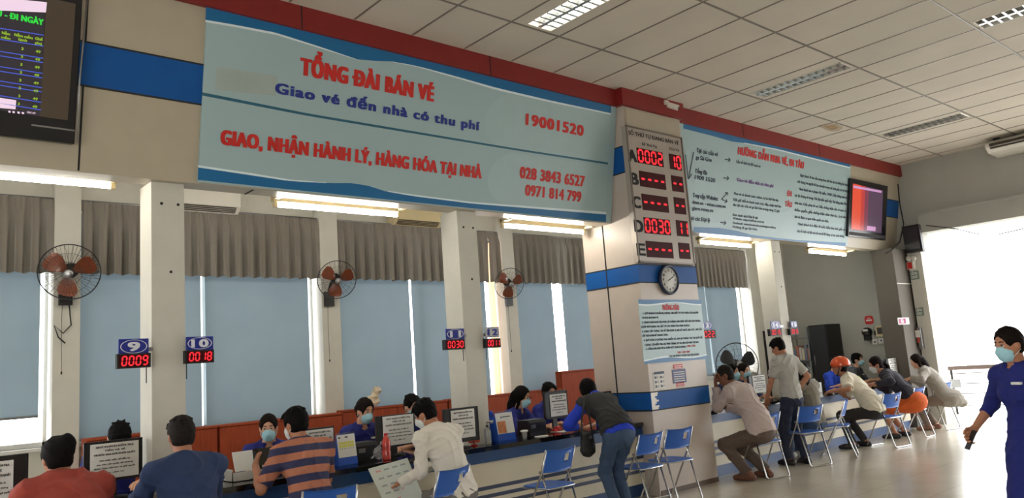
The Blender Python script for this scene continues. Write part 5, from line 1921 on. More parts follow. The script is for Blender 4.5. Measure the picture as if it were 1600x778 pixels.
def monitor(label, tl, br, note=(0.10, 0.05, 0.93, 0.86), y=MY, droop=0.0):
    a, b = P(*tl, y=y), P(*br, y=y)
    x0, x1, z1, z0 = a[0], b[0], a[2], max(b[2], ZT + 0.06)
    t = thing('monitor', label, 'monitor', ((x0 + x1) / 2, y + 0.05, ZT), group='monitors on the counter')
    put('screen_housing', MB().box([x0, y, z0], [x1, y + 0.03, z1]).box([x0 + 0.05, y + 0.03, z0 + 0.04], [x1 - 0.05, y + 0.055, z1 - 0.05]), M_MON, t, bevel=0.005)
    bz = MB()
    for lo, hi in (([x0, z0], [x0 + 0.015, z1]), ([x1 - 0.015, z0], [x1, z1]), ([x0, z0], [x1, z0 + 0.022]), ([x0, z1 - 0.015], [x1, z1])):
        bz.box([lo[0], y - 0.004, lo[1]], [hi[0], y, hi[1]])
    put('bezel', bz, M_BLACK, t)
    xm = (x0 + x1) / 2
    put('stand', MB().box([xm - 0.035, y + 0.04, ZT + 0.015], [xm + 0.035, y + 0.065, z0 + 0.1]), M_MON, t, bevel=0.004)
    put('base', MB().lathe([(0, 0), (0.115, 0), (0.11, 0.012), (0.04, 0.02), (0, 0.02)], 24, 0, np.diag([1.0, 0.75, 1.0]), (xm, y + 0.04, ZT)), M_MON, t)
    if note:
        W, H = x1 - x0, z1 - z0
        px0, px1, pz1, pz0 = x0 + W * note[0], x0 + W * note[2], z1 - H * note[1], z1 - H * note[3]
        v = []
        for k in range(5):
            for i in range(7):
                tx, tz = i / 6, k / 4
                v.append([px0 + (px1 - px0) * tx, y - 0.0065 - 0.004 * math.sin(tx * 3.1) * math.sin(tz * 3.1), pz0 + (pz1 - pz0) * tz])
        pp = MB().add(v, [[k * 7 + i, k * 7 + i + 1, (k + 1) * 7 + i + 1, (k + 1) * 7 + i] for k in range(4) for i in range(6)], 0, True)
        sh = put('paper_notice', pp, M_PAPER, t, label='white paper notice taped on')
        tx_ = MB()
        for s_, fr__, fw in NOTE:
            hh = (pz1 - pz0) * (0.048 if s_.isupper() or s_[:2] in ('QU', 'TI', 'TR') else 0.038)
            tx_.text(s_, [(px0 + px1) / 2, y - 0.0115, pz1 - (pz1 - pz0) * fr__], hh, width=(px1 - px0) * fw, align='c', bold=0.05)
        put('print', tx_, M_INK, sh)
    return t


monitor('black monitor with taped notice cut by the left edge of the frame', (-48, 718), (43, 790), (0.05, 0.10, 0.74, 1.0))
monitor('black monitor with taped white notice between the red and navy customers', (131, 692.5), (222.5, 744.5), (0.10, 0.06, 0.93, 0.93))
monitor('black monitor with taped notice partly behind the striped shirt man', (464, 672), (523.5, 716), (0.2, 0.05, 0.97, 1.0))
monitor('black monitor with taped notice just left of the white-shirt man', (587, 651), (649, 693), (0.16, 0.03, 0.97, 0.95))
monitor('black monitor with taped notice just right of the white-shirt man', (692.7, 640), (750, 696), (0.19, 0.06, 0.88, 0.88), y=6.38)
monitor('black monitor with taped notice left of the bending woman in the vest', (849.5, 612.7), (888.7, 651), (0.22, 0.12, 0.95, 0.92))
monitor('black monitor half hidden behind the bending woman beside the pillar', (925, 614), (958, 650), (0.2, 0.05, 0.85, 0.98))
monitor('black monitor with taped notice left of the standing man in grey', (1169, 587.5), (1197, 612), (0.22, 0.02, 1.0, 1.0))
monitor('dark monitor with white notice at the far counter end', (1384, 561), (1403, 583), (0.2, 0.0, 0.98, 1.0), y=6.42)

# ------------------------------------------------------------------ small things on the counter
M_CARD = mat('card_black', (30, 30, 32), 0.35, var=0.1)
M_CALBLUE = mat('calendar_blue', (30, 84, 190), 0.4, var=0.04)
M_CALY = mat('calendar_yellow', (226, 224, 90), 0.6, var=0.03)
M_CALO = mat('calendar_orange', (206, 134, 88), 0.6, var=0.25, scale=30)


def desk_calendar(label, tl, br, y, kind):
    a, b = P(*tl, y=y), P(*br, y=y)
    x0, x1, z1 = a[0], b[0], a[2]
    D = 0.11
    t = thing('desk_calendar', label, 'calendar', ((x0 + x1) / 2, y, ZT), group='desk calendars on the counter')
    put('stand', MB().prism([[x0, y - D * 0.4, ZT], [x0, y + D * 0.6, ZT], [x0, y + 0.012, z1], [x0, y + 0.004, z1]], (x1 - x0, 0, 0)), M_CALBLUE, t, bevel=0.003)
    H = z1 - ZT
    sl = np.array([0, -(D * 0.4 + 0.004) / H, -1.0])

    def at(u, v, l=0.003):
        return np.array([x0 + (x1 - x0) * u, y + 0.004, z1]) + sl * H * v + np.array([0, -l, 0])
    pg = MB().prism([at(0.02, 0.01), at(0.98, 0.01), at(0.98, 0.74), at(0.02, 0.74)], (0, 0.0025, 0))
    sh = put('page', pg, M_PAPER, t)
    pr = MB()
    q = lambda u0, v0, u1, v1, mi: pr.poly([at(u0, v0, 0.004), at(u0, v1, 0.004), at(u1, v1, 0.004), at(u1, v0, 0.004)], mi)
    if kind == 0:
        for r_ in range(2):
            for c_ in range(7):
                q(0.10 + 0.115 * c_, 0.24 + 0.10 * r_, 0.20 + 0.115 * c_, 0.32 + 0.10 * r_, 0)
        for c_ in range(7):
            q(0.13 + 0.115 * c_, 0.45, 0.16 + 0.115 * c_, 0.48, 2)
        q(0.10, 0.08, 0.2, 0.13, 2)
        q(0.45, 0.07, 0.6, 0.12, 2)
    else:
        q(0.06, 0.30, 0.52, 0.72, 1)
        q(0.30, 0.13, 0.36, 0.20, 2)
        q(0.40, 0.14, 0.85, 0.17, 2)
    put('print', pr, [M_CALY, M_CALO, M_TDARK], sh)
    sp = MB()
    for k in range(14):
        x = x0 + (x1 - x0) * (k + 0.5) / 14
        sp.tube([[x, y + 0.008 + 0.010 * math.cos(a_), z1 + 0.004 + 0.010 * math.sin(a_)] for a_ in np.linspace(0, 2 * math.pi, 9)[:-1]], 0.0012, 4, 0, True)
    put('spiral_binding', sp, M_STEEL, t)


desk_calendar('desk calendar with yellow days on a blue stand beside the black card box', (525, 680), (556, 726), 6.50, 0)
desk_calendar('desk calendar with an orange picture on a blue stand near the glasses clerk', (772.5, 646), (803, 688), 6.50, 1)
desk_calendar('small white desk calendar beside the long-haired girl', (1264, 593), (1277, 618), 6.55, 1)


def cbox(name, label, cat, p0, p1, y, d, mt, bev=0.006, z0=ZT, group=None):
    a, b = P(*p0, y=y), P(*p1, y=y)
    return solo(name, MB().box([a[0], y, z0], [b[0], y + d, a[2]]), mt, label, cat, group, bevel=bev)


def card_reader(label, p0, p1, y):
    a, b = P(*p0, y=y), P(*p1, y=y)
    t = thing('printer', label, 'printer', ((a[0] + b[0]) / 2, y + 0.1, ZT), group='black ticket printers')
    x0, x1, z1 = a[0], b[0], a[2]
    put('body', MB().prism([[x0, y, ZT], [x0, y - 0.0, z1 - 0.03], [x0, y + 0.03, z1], [x0, y + 0.20, z1], [x0, y + 0.22, ZT]], (x1 - x0, 0, 0)), M_CARD, t, bevel=0.006)
    put('paper_slot', MB().box([x0 + 0.03, y + 0.06, z1], [x1 - 0.03, y + 0.075, z1 + 0.002]), M_STEEL, t)
    put('panel', MB().box([x0 + 0.02, y - 0.003, z1 - 0.09], [x0 + 0.09, y, z1 - 0.05]), M_STEEL, t)


card_reader('black ticket printer right of the yellow-printed calendar', (557, 693), (592, 720), 6.52)
card_reader('black ticket printer between the glasses clerk and monitor', (827, 657), (855, 683), 6.48)
card_reader('black printer at the far counter end by the grey-coated woman', (1394, 572), (1404, 594), 6.45)
# bottle of red drink in a bag
c = P(604.5, 718, y=6.40)
t = thing('drink_bottle', 'plastic bottle of red drink with red cap in front of the printer', 'bottle', (c[0], 6.40, ZT))
hb = P(604, 677, y=6.40)[2] - ZT
put('bottle_body', MB().lathe([(0, 0.0), (0.036, 0.0), (0.040, 0.012), (0.040, hb * 0.28), (0.036, hb * 0.36), (0.040, hb * 0.44), (0.040, hb * 0.70), (0.028, hb * 0.82), (0.015, hb * 0.90), (0.015, hb * 0.94), (0, hb * 0.94)], 20, 0, None, (c[0], 6.40, ZT)), mat('drink_red', (226, 84, 74), 0.12, var=0.35, scale=22, trans=0.3), t)
put('cap', MB().lathe([(0, 0.0), (0.018, 0.0), (0.018, hb * 0.08), (0, hb * 0.08)], 16, 0, None, (c[0], 6.40, ZT + hb * 0.93)), mat('cap_red', (200, 40, 52), 0.4), t)
# crumpled clear bag
S = Solid(0.02)
cb2 = P(590, 706, y=6.44)
S.ell(cb2, [0.045, 0.03, 0.05]).ell(cb2 + [0.03, 0, -0.04], [0.05, 0.03, 0.04]).cap(cb2 + [0.0, 0, 0.02], cb2 + [0.05, -0.0, 0.085], 0.016, 0.010).cap(cb2 + [-0.03, 0, -0.02], cb2 + [-0.07, 0, -0.05], 0.014, 0.008)
v, f = S.mesh(0.006, [(np.array([0, 0, ZT + 0.001]), np.array([0, 0, -1.0]))], 0.005, 90)
solo('plastic_bag', MB().add(v, f.tolist(), 0, True), mat('clear_plastic', (226, 228, 232), 0.15, var=0.05, trans=0.75), 'crumpled clear plastic bag beside the red drink bottle', 'bag')
S = Solid(0.02)
cb2 = P(578, 622, y=8.85)
zt2 = 1.236
S.ell([cb2[0], 8.78, zt2 + 0.07], [0.10, 0.03, 0.08]).cap([cb2[0], 8.78, zt2 + 0.08], [cb2[0] + 0.06, 8.78, zt2 + 0.20], 0.035, 0.06).cap([cb2[0] - 0.05, 8.78, zt2 + 0.06], [cb2[0] - 0.06, 8.78, zt2 + 0.12], 0.03, 0.02)
v, f = S.mesh(0.009, [(np.array([0, 0, zt2 + 0.001]), np.array([0, 0, -1.0]))], 0.008, 60)
solo('plastic_bag', MB().add(v, f.tolist(), 0, True), mat('bag_cream', (226, 208, 178), 0.5, var=0.06), 'cream plastic bag on the cabinet behind a masked clerk', 'bag')
# sanitiser, flower, flask near the number 11 column
c = P(763, 697, y=6.42)
t = thing('sanitizer_bottle', 'clear pump bottle on the counter below the number 11 column', 'bottle', (c[0], 6.42, ZT))
put('bottle_body', MB().lathe([(0, 0), (0.034, 0), (0.036, 0.01), (0.036, 0.13), (0.026, 0.16), (0.013, 0.17), (0, 0.17)], 18, 0, None, (c[0], 6.42, ZT)), mat('clear_gel', (206, 210, 208), 0.1, var=0.03, trans=0.7), t)
put('pump', MB().lathe([(0, 0), (0.015, 0), (0.015, 0.02), (0.005, 0.022), (0.005, 0.05), (0, 0.05)], 12, 0, None, (c[0], 6.42, ZT + 0.17)).tube([[c[0], 6.42, ZT + 0.218], [c[0] + 0.04, 6.42, ZT + 0.214], [c[0] + 0.045, 6.42, ZT + 0.20]], 0.006, 6), M_CARD, t)
c = P(741, 696, y=6.44)
t = thing('flower_ornament', 'small red-orange flower ornament at the foot of a monitor', 'ornament', (c[0], 6.44, ZT))
put('stem', MB().tube([[c[0], 6.44, ZT + 0.01], [c[0] + 0.005, 6.44, ZT + 0.06], [c[0] + 0.01, 6.44, ZT + 0.13]], 0.006, 6), M_TRED, t)
fl = MB()
for k in range(6):
    a = k * math.pi / 3
    fl.ell([c[0] + 0.045 * math.cos(a), 6.44 + 0.03 * math.sin(a), ZT + 0.045], [0.03, 0.018, 0.012], 0, 10, 6, rotz(a))
put('petal', fl, mat('petal_orange', (216, 84, 56), 0.5, var=0.1), t)
put('base', MB().lathe([(0, 0), (0.035, 0), (0.03, 0.012), (0, 0.012)], 16, 0, None, (c[0], 6.44, ZT)), M_TRED, t)
c = P(769.5, 690, y=6.58)
hh = P(769, 642, y=6.58)[2] - ZT
t = thing('flask', 'tall blue flask with white band right of the number 11 column', 'flask', (c[0], 6.58, ZT))
put('flask_body', MB().lathe([(0, 0), (0.034, 0), (0.034, hh * 0.74), (0.028, hh * 0.80), (0, hh * 0.8)], 18, 0, None, (c[0], 6.58, ZT)), M_CALBLUE, t)
put('cap', MB().lathe([(0, 0), (0.028, 0), (0.026, hh * 0.2), (0, hh * 0.2)], 16, 0, None, (c[0], 6.58, ZT + hh * 0.8)), M_CALBLUE, t)
put('white_band', MB().lathe([(0.0345, 0), (0.0352, 0), (0.0352, hh * 0.1), (0.0345, hh * 0.1)], 18, 0, None, (c[0], 6.58, ZT + hh * 0.6)), M_PAPER, t)
c = P(820, 686, y=6.36)
t = thing('glass_cup', 'small glass tumbler with a white lid in front of the glasses clerk', 'cup', (c[0], 6.36, ZT))
put('cup_body', MB().lathe([(0, 0), (0.024, 0), (0.034, 0.075), (0, 0.075)], 16, 0, None, (c[0], 6.36, ZT)), mat('cup_grey', (190, 186, 180), 0.1, var=0.03, trans=0.5), t)
put('lid', MB().lathe([(0, 0), (0.042, 0), (0.044, 0.012), (0.03, 0.018), (0, 0.018)], 18, 0, None, (c[0], 6.36, ZT + 0.075)), M_PAPER, t)


def sheet(label, c, w_, d_, rz, z=ZT, mt=None, name='paper_sheet', grp=None):
    mb = MB().box([-w_ / 2, -d_ / 2, 0.0005], [w_ / 2, d_ / 2, 0.004], 0, rotz(rz), [c[0], c[1], z])
    return solo(name, mb, mt or M_PAPER, label, 'paper', grp)


c = P(885, 673, z=ZT)
sheet('white form on the counter under the bending woman', (c[0], c[1] + 0.02), 0.30, 0.21, 0.1)
c = P(846, 682, z=ZT)
solo('phone', MB().box([-0.035, -0.07, 0], [0.035, 0.07, 0.009], 0, rotz(1.2), [c[0], max(c[1], 6.3), ZT]), M_PAPER, 'white phone lying in front of a black ticket printer', 'phone', bevel=0.003)
c = P(866, 667, y=6.62)
rp = MB()
for k, (dx, dz) in enumerate(((0, 0.0), (0.04, 0.01), (-0.03, 0.012), (0.02, 0.035))):
    rp.box([c[0] + dx - 0.03, 6.56, ZT + dz], [c[0] + dx + 0.03, 6.62, ZT + dz + 0.02], 0)
solo('stamp_box', rp, M_TRED, 'small red stamp box beside the monitor near the bending woman', 'box', bevel=0.003)
c = P(1180, 632, y=6.36)
sheet('white ticket sheets on the counter by the standing man', (c[0], 6.42), 0.34, 0.22, -0.2)
# document tray and paper by the first masked clerk
a, b = P(362, 716, y=6.62), P(400, 756, y=6.62)
t = thing('document_tray', 'white open document box in front of the clerk facing the striped shirt', 'box', ((a[0] + b[0]) / 2, 6.6, ZT))
W = b[0] - a[0] + 0.08
bx = MB().box([a[0] - 0.06, 6.46, ZT], [b[0] + 0.02, 6.74, ZT + 0.006]).box([a[0] - 0.06, 6.46, ZT], [b[0] + 0.02, 6.466, ZT + 0.075]).box([a[0] - 0.06, 6.46, ZT], [a[0] - 0.054, 6.74, ZT + 0.10]).box([b[0] + 0.014, 6.46, ZT], [b[0] + 0.02, 6.74, ZT + 0.10])
put('tray', bx, M_PAPER, t)
put('flap', MB().box([-0.16, -0.003, 0], [0.02, 0.003, 0.17], 0, rotx(-0.4), [b[0] - 0.0, 6.66, ZT + 0.06]), M_PAPER, t)
c = P(404, 738, y=6.5)
t = thing('mirror_stand', 'dark glossy tablet stand leaning beside the white document box', 'tablet', (c[0], 6.5, ZT))
put('screen', MB().box([-0.085, -0.006, 0], [0.085, 0.006, 0.24], 0, rotx(-0.25), [c[0] + 0.06, 6.50, ZT + 0.004]), mat('glass_dark', (26, 25, 24), 0.06, var=0.3, spec=0.8), t, bevel=0.003)
put('prop', MB().box([-0.03, 0, 0], [0.03, 0.006, 0.16], 0, rotx(0.55), [c[0] + 0.06, 6.63, ZT + 0.002]), M_CARD, t)
solo('stapler', MB().box([-0.05, -0.015, 0], [0.05, 0.015, 0.012]).box([-0.05, -0.012, 0.012], [0.045, 0.012, 0.035]) if False else MB().prism([[-0.05, -0.014, 0], [0.05, -0.014, 0], [0.05, -0.014, 0.018], [-0.05, -0.014, 0.04]], (0, 0.028, 0)), M_CALY, 'yellow stapler beside the calendar with yellow days', 'stapler', bevel=0.004).location = (P(511, 722, y=6.42)[0], 6.42, ZT)
# signboard white papers and dispenser at the far counter
cbox('paper_holder', 'white leaflet holder between the girl and the helmeted person', 'holder', (1278, 598), (1286, 618), 6.5, 0.08, M_PAPER)
c = P(1340, 597, y=6.6)
S = Solid(0.02)
S.ell([c[0], 6.6, ZT + 0.09], [0.10, 0.06, 0.09]).ell([c[0] + 0.08, 6.6, ZT + 0.07], [0.06, 0.05, 0.06])
v, f = S.mesh(0.012, [(np.array([0, 0, ZT + 0.001]), np.array([0, 0, -1.0]))], 0.006, 50)
solo('bag', MB().add(v, f.tolist(), 0, True), mat('lime_green', (170, 186, 70), 0.6, var=0.08), 'lime green bag on the counter behind the helmeted person', 'bag')

# ------------------------------------------------------------------ end wall fittings
def onx(px, py, x):
    return P(px, py, x=x)


XW = XE - 0.004
a, b = P(1413, 355, x=15.5), P(1446, 392, x=15.5)
t = thing('loudspeaker', 'black loudspeaker hung at the corner of the bright opening', 'speaker', (15.45, (a[1] + b[1]) / 2, b[2]))
put('cabinet', MB().prism([[15.36, a[1], a[2]], [15.54, a[1] - 0.03, a[2]], [15.54, b[1] + 0.03, a[2]], [15.36, b[1], a[2]]], (0.03, 0, b[2] - a[2])), M_BLACK, t, bevel=0.01)
put('grille', MB().box([15.352, b[1] + 0.03, b[2] + 0.05], [15.362, a[1] - 0.03, a[2] - 0.05]), M_CARD, t)
put('bracket', MB().tube([[15.5, a[1] - 0.05, b[2] + 0.3], [15.52, a[1] + 0.02, b[2] + 0.32], [15.56, 5.95, b[2] + 0.33]], 0.018, 8), M_STEEL, t)
XJ = XE - 0.20
t = thing('emergency_light', 'twin emergency lamp with red box on the pier below the loudspeaker', 'light', tuple(P(1426, 419, x=XJ)))
a, b = P(1418, 410, x=XJ), P(1431, 420, x=XJ)
put('box', MB().box([XJ - 0.06, min(a[1], b[1]), min(a[2], b[2])], [XJ - 0.001, max(a[1], b[1]), max(a[2], b[2])]), M_PLASTIC_W, t, bevel=0.005)
put('red_panel', MB().box([XJ - 0.064, max(a[1], b[1]) - 0.10, min(a[2], b[2]) + 0.01], [XJ - 0.06, max(a[1], b[1]) - 0.01, max(a[2], b[2]) - 0.01]), M_TRED, t)
for px in (1421, 1428):
    c = P(px, 404, x=XJ - 0.05)
    put('lamp', MB().lathe([(0, -0.04), (0.03, -0.04), (0.05, 0.04), (0.045, 0.05), (0, 0.045)], 16, 0, roty(-math.pi / 2), c).tube([c, c + [0.02, 0, -0.09]], 0.012, 6), M_PLASTIC_W, t)
M_EXIT = mat('exit_plate', (120, 140, 128), 0.4, var=0.05)
for lab, p0, p1, l1, l2 in (('upper grey-green exit sign on the pier beside the opening', (1416.5, 425), (1431.5, 436.5), 'LỐI RA', 'EXIT'), ('lower grey-green exit sign on the pier beside the opening', (1423, 482), (1436.5, 493.5), 'LỐI RA', 'EXIT')):
    a, b = P(*p0, x=XJ), P(*p1, x=XJ)
    y0, y1, z0, z1 = min(a[1], b[1]), max(a[1], b[1]), min(a[2], b[2]), max(a[2], b[2])
    sh = max(0.0, y1 - 6.16)
    y0, y1 = y0 - sh, y1 - sh
    t = thing('exit_sign', lab, 'sign', (XJ - 0.01, (y0 + y1) / 2, z0), group='exit signs on the pier')
    put('plate', MB().box([XJ - 0.02, y0, z0], [XJ - 0.001, y1, z1]), M_EXIT, t, bevel=0.003)
    lt = MB()
    for s_, fz in ((l1, 0.56), (l2, 0.14)):
        lt.text(s_, [XJ - 0.0215, (y0 + y1) / 2, z0 + (z1 - z0) * fz], (z1 - z0) * 0.3, width=(y1 - y0) * 0.7, ux=(0, -1, 0), uy=(0, 0, 1), align='c', bold=0.05)
    put('lettering', lt, M_PAPER, t)
a, b = P(1432, 512, x=XJ), P(1446, 545, x=XJ)
y0, y1, z0, z1 = b[1], min(a[1], 6.16), b[2], a[2]
t = thing('extinguisher_cabinet', 'steel box with red front on the pier beside the opening', 'fire box', (XJ - 0.05, (y0 + y1) / 2, z0))
put('case', MB().box([XJ - 0.10, y0, z0], [XJ - 0.001, y1, z1]), M_STEEL, t, bevel=0.005)
put('red_panel', MB().box([XJ - 0.106, y0 + 0.08, z0 + (z1 - z0) * 0.3], [XJ - 0.10, y1 - 0.03, z1 - 0.04]), mat('panel_red', (196, 70, 58), 0.4), t)
put('label_plate', MB().box([XJ - 0.108, y0 + 0.02, z0 + (z1 - z0) * 0.55], [XJ - 0.10, y0 + 0.10, z1 - 0.05]), M_PAPER, t)
# plate 16 on the end column
a, b = P(1402, 496.5, y=6.195), P(1420.5, 506.5, y=6.195)
t = thing('counter_number_sign', 'small magenta and white sign with number 16 on the end column', 'sign', ((a[0] + b[0]) / 2, 6.19, b[2]))
put('plate', MB().box([a[0], 6.185, b[2]], [b[0], 6.199, a[2]]), M_PAPER, t)
put('magenta_panel', MB().box([a[0] + 0.02, 6.183, b[2] + 0.015], [a[0] + (b[0] - a[0]) * 0.68, 6.185, a[2] - 0.015]), mat('magenta', (150, 40, 96), 0.5), t)
put('numeral', MB().text('16', [a[0] + (b[0] - a[0]) * 0.36, 6.1825, b[2] + 0.03], (a[2] - b[2]) * 0.6, align='c', bold=0.08), M_PAPER, t)
# fittings on the grey end wall
c = P(1358, 500, x=XW)
t = thing('no_smoking_sign', 'small red sign above the black electricity meter', 'sign', (XW, c[1], c[2] - 0.07))
q = MB()
n = 24
pts = [[XW - 0.008, c[1] + 0.085 * math.copysign(abs(math.cos(a_)) ** 0.5, math.cos(a_)), c[2] + 0.085 * math.copysign(abs(math.sin(a_)) ** 0.5, math.sin(a_))] for a_ in np.linspace(0, 2 * math.pi, n + 1)[:-1]]
put('plate', q.prism(pts, (0.007, 0, 0)), M_TRED, t)
put('print', MB().box([XW - 0.0095, c[1] - 0.055, c[2] - 0.02], [XW - 0.008, c[1] + 0.055, c[2] + 0.012]).box([XW - 0.0095, c[1] - 0.03, c[2] + 0.03], [XW - 0.008, c[1] + 0.03, c[2] + 0.045]), M_PAPER, t)
c = P(1357, 519, x=XW)
t = thing('electricity_meter', 'round black electricity meter on the grey end wall', 'meter', (XW - 0.05, c[1], c[2] - 0.12))
put('backplate', MB().box([XW - 0.02, c[1] - 0.11, c[2] - 0.14], [XW, c[1] + 0.12, c[2] + 0.10]), M_GREYWALL, t)
put('case', MB().lathe([(0, 0), (0.095, 0), (0.095, 0.06), (0.08, 0.11), (0, 0.115)], 24, 0, roty(-math.pi / 2), (XW - 0.02, c[1], c[2])).box([XW - 0.11, c[1] - 0.06, c[2] - 0.16], [XW - 0.02, c[1] + 0.06, c[2] - 0.06]), M_BLACK, t)
put('dial', MB().box([XW - 0.137, c[1] - 0.05, c[2] + 0.02], [XW - 0.132, c[1] + 0.05, c[2] + 0.06]), M_PLASTIC_W, t)
c = P(1382, 517, x=XW)
t = thing('control_box', 'yellowed square control box right of the electricity meter', 'control box', (XW - 0.05, c[1], c[2] - 0.12))
put('case', MB().box([XW - 0.11, c[1] - 0.13, c[2] - 0.11], [XW, c[1] + 0.13, c[2] + 0.11]), M_PLASTIC_Y, t, bevel=0.01)
put('window', MB().box([XW - 0.114, c[1] - 0.095, c[2] - 0.055], [XW - 0.11, c[1] + 0.095, c[2] + 0.075]), mat('window_brown', (70, 58, 48), 0.3), t)
for lab, px, py, w_, h_, mt in (('small black wall socket between meter and control box', 1369, 520, 0.06, 0.09, M_BLACK), ('white wall socket below the control box', 1378, 532, 0.12, 0.12, M_PLASTIC_W), ('white wall socket below the electricity meter', 1368, 534, 0.09, 0.10, M_PLASTIC_W)):
    c = P(px, py, x=XW)
    t = thing('wall_socket', lab, 'socket', (XW, c[1], c[2] - h_ / 2), group='sockets on the grey wall')
    put('plate', MB().box([XW - 0.03, c[1] - w_ / 2, c[2] - h_ / 2], [XW, c[1] + w_ / 2, c[2] + h_ / 2]), mt, t, bevel=0.004)
    put('socket_hole', MB().box([XW - 0.032, c[1] - 0.015, c[2] - 0.015], [XW - 0.03, c[1] + 0.015, c[2] + 0.015]), M_DARK, t)
solo('cable', MB().tube([P(1384, 527, x=XW), P(1386, 545, x=XW), P(1387, 575, x=XW), P(1388, 600, x=XW)], 0.012, 6), M_DARK, 'dark cable running down the grey wall below the control box', 'cable')
solo('cable', MB().tube([P(1403, 288, y=6.12), P(1406, 320, y=6.1), P(1412, 350, y=6.12), P(1406, 378, y=6.14), P(1392, 392, y=6.17), P(1384, 396, y=6.19)], 0.012, 6), M_DARK, 'dark cable looping down the corner beside the right screen', 'cable')
cpts = [P(1447, 352, x=15.6), P(1490, 357, x=15.6), P(1530, 366, x=15.6), P(1560, 366, x=15.6), P(1600, 357, x=15.6), P(1680, 330, x=15.64)]
solo('cable', MB().tube(cpts, 0.010, 6), M_DARK, 'thin dark cable drooping across the top of the bright opening', 'cable')

# black cabinet and shelf behind the far counters
a, b = P(1262, 509, x=15.1), P(1290, 508, x=15.1)
zt_ = a[2]
y0, y1 = b[1], a[1]
t = thing('locker', 'tall black locker against the grey wall behind the far counter', 'cabinet', (15.3, (y0 + y1) / 2, 0))
put('body', MB().box([15.1, y0, 0.0], [15.70, y1, zt_]), M_BLACK, t, bevel=0.008)
put('door', MB().box([15.085, y0 + 0.02, 0.08], [15.099, y1 - 0.02, zt_ - 0.03]), mat('locker_black', (30, 28, 27), 0.4, var=0.1), t)
put('handle', MB().tube([[15.07, y1 - 0.08, 1.2], [15.07, y1 - 0.08, 1.4]], 0.008, 6), M_STEEL, t)
t = thing('shelf_rack', 'open pale shelf with files between number 15 sign and black locker', 'shelf', (15.2, y1 + 0.2, 0))
fr_ = MB()
for y in (y1 + 0.02, y1 + 0.46):
    for x in (15.1, 15.42):
        fr_.box([x, y, 0], [x + 0.03, y + 0.03, zt_ - 0.02])
put('post', fr_, M_STEEL, t)
for z in (0.4, 0.85, 1.3, 1.75):
    put('shelf', MB().box([15.1, y1 + 0.02, z], [15.45, y1 + 0.49, z + 0.025]), M_STEEL, t)
FM = [mat('file_%d' % k, c_, 0.6) for k, c_ in enumerate(((206, 200, 190), (190, 120, 110), (120, 130, 150), (222, 214, 190)))]
fi = 0
for z in (0.425, 0.875, 1.325):
    for k in range(7):
        yy = y1 + 0.04 + k * 0.06
        hh = 0.26 + 0.04 * math.sin(k * 2.3 + z * 9)
        solo('file_folder', MB().box([15.12, yy, z], [15.40, yy + 0.05, z + hh]), FM[(k + int(z * 10)) % 4], 'file folder standing in the pale shelf beside the black locker', 'file', 'files on the pale shelf', bevel=0.003)
a, b = P(1194, 517, y=8.8), P(1199, 560, y=8.8)
solo('board', MB().box([a[0], 8.8, 1.0], [b[0] + 0.2, 8.84, a[2]]).box([a[0], 8.8, 0], [a[0] + 0.05, 8.84, 1.0]), M_BLACK, 'narrow black board standing left of the number 14 column', 'board')

# ------------------------------------------------------------------ yard beyond the opening
t = thing('railing', 'dark-topped thin railing in the glare beyond the opening', 'railing', (17.5, 4.0, 0))
ya, yb = P(1452, 577, x=17.5)[1], -1.5
zr = P(1500, 575, x=17.5)[2]
put('top_rail', MB().box([17.46, yb, zr - 0.035], [17.56, ya + 1.0, zr + 0.045]), mat('rail_brown', (96, 78, 70), 0.5), t)
for k, y in enumerate(np.linspace(ya + 0.9, yb, 8)):
    put('post', MB().tube([[17.5, y, 0.0], [17.5, y, zr - 0.03]], 0.024, 8), mat('rail_grey', (64, 60, 58), 0.8), t)
for z in (0.18, 0.42, 0.62, 0.82):
    put('rail', MB().tube([[17.5, ya + 0.95, z], [17.5, yb, z]], 0.010, 6), mat('rail_grey', (64, 60, 58), 0.8), t)
a = P(1484, 606, x=17.4)
solo('notice_card', MB().box([17.40, a[1] - 0.22, a[2] + 0.0], [17.42, a[1], a[2] + 0.17]).tube([[17.41, a[1] - 0.11, a[2] + 0.15], [17.45, a[1] - 0.11, zr]], 0.004, 5), mat('card_grey', (150, 150, 150), 0.7), 'small grey card hanging on the railing', 'sign')

# ------------------------------------------------------------------ people
HB, HBR, HG = MATS['hair_black'], MATS['hair_brown'], MATS['hair_grey']
MB_, MW = MATS['mask_blue'], MATS['mask_white']
F_ = lambda n, c, **k: mat(n, c, 0.85, bump=0.25, bscale=26, **k)
JEAN = F_('jeans_blue', (56, 76, 104), var=0.15)
JEAND = F_('jeans_dark', (40, 46, 66), var=0.12)
DARKT = F_('trousers_dark', (40, 36, 36))
SHOE = mat('shoe_dark', (36, 32, 32), 0.5)
SHOEW = mat('shoe_white', (206, 204, 198), 0.6)

STAFF_Q = dict(lean=6, hunch=12, neck=14, handR=[0.16, 0.42, 0.88], handL=[-0.16, 0.42, 0.88], palR=[0, 0, -1], palL=[0, 0, -1], curlR=0.6, curlL=0.6, footR=[0.12, 0.3, 0.075], footL=[-0.12, 0.3, 0.075])


def staff(label, px, py, y, yaw, hair='bun', mask=True, hm=None, vox=0.008, uni=None, badge=True, extra=None, **kw):
    q = dict(STAFF_Q)
    q.update(kw)
    look = dict(skin=SK1, hair=(hair, hm or HBR), mask=MB_ if mask else None, top=dict(mat=uni or UNI, sleeve='short', sl=0.85, collar=uni or UNI, badge=badge, hem=-0.3), bottom=('long', DARKT), shoes=SHOE, eyes=True, more=extra or [])
    return person(label, ('head', px, py, y), yaw, q, look, vox)


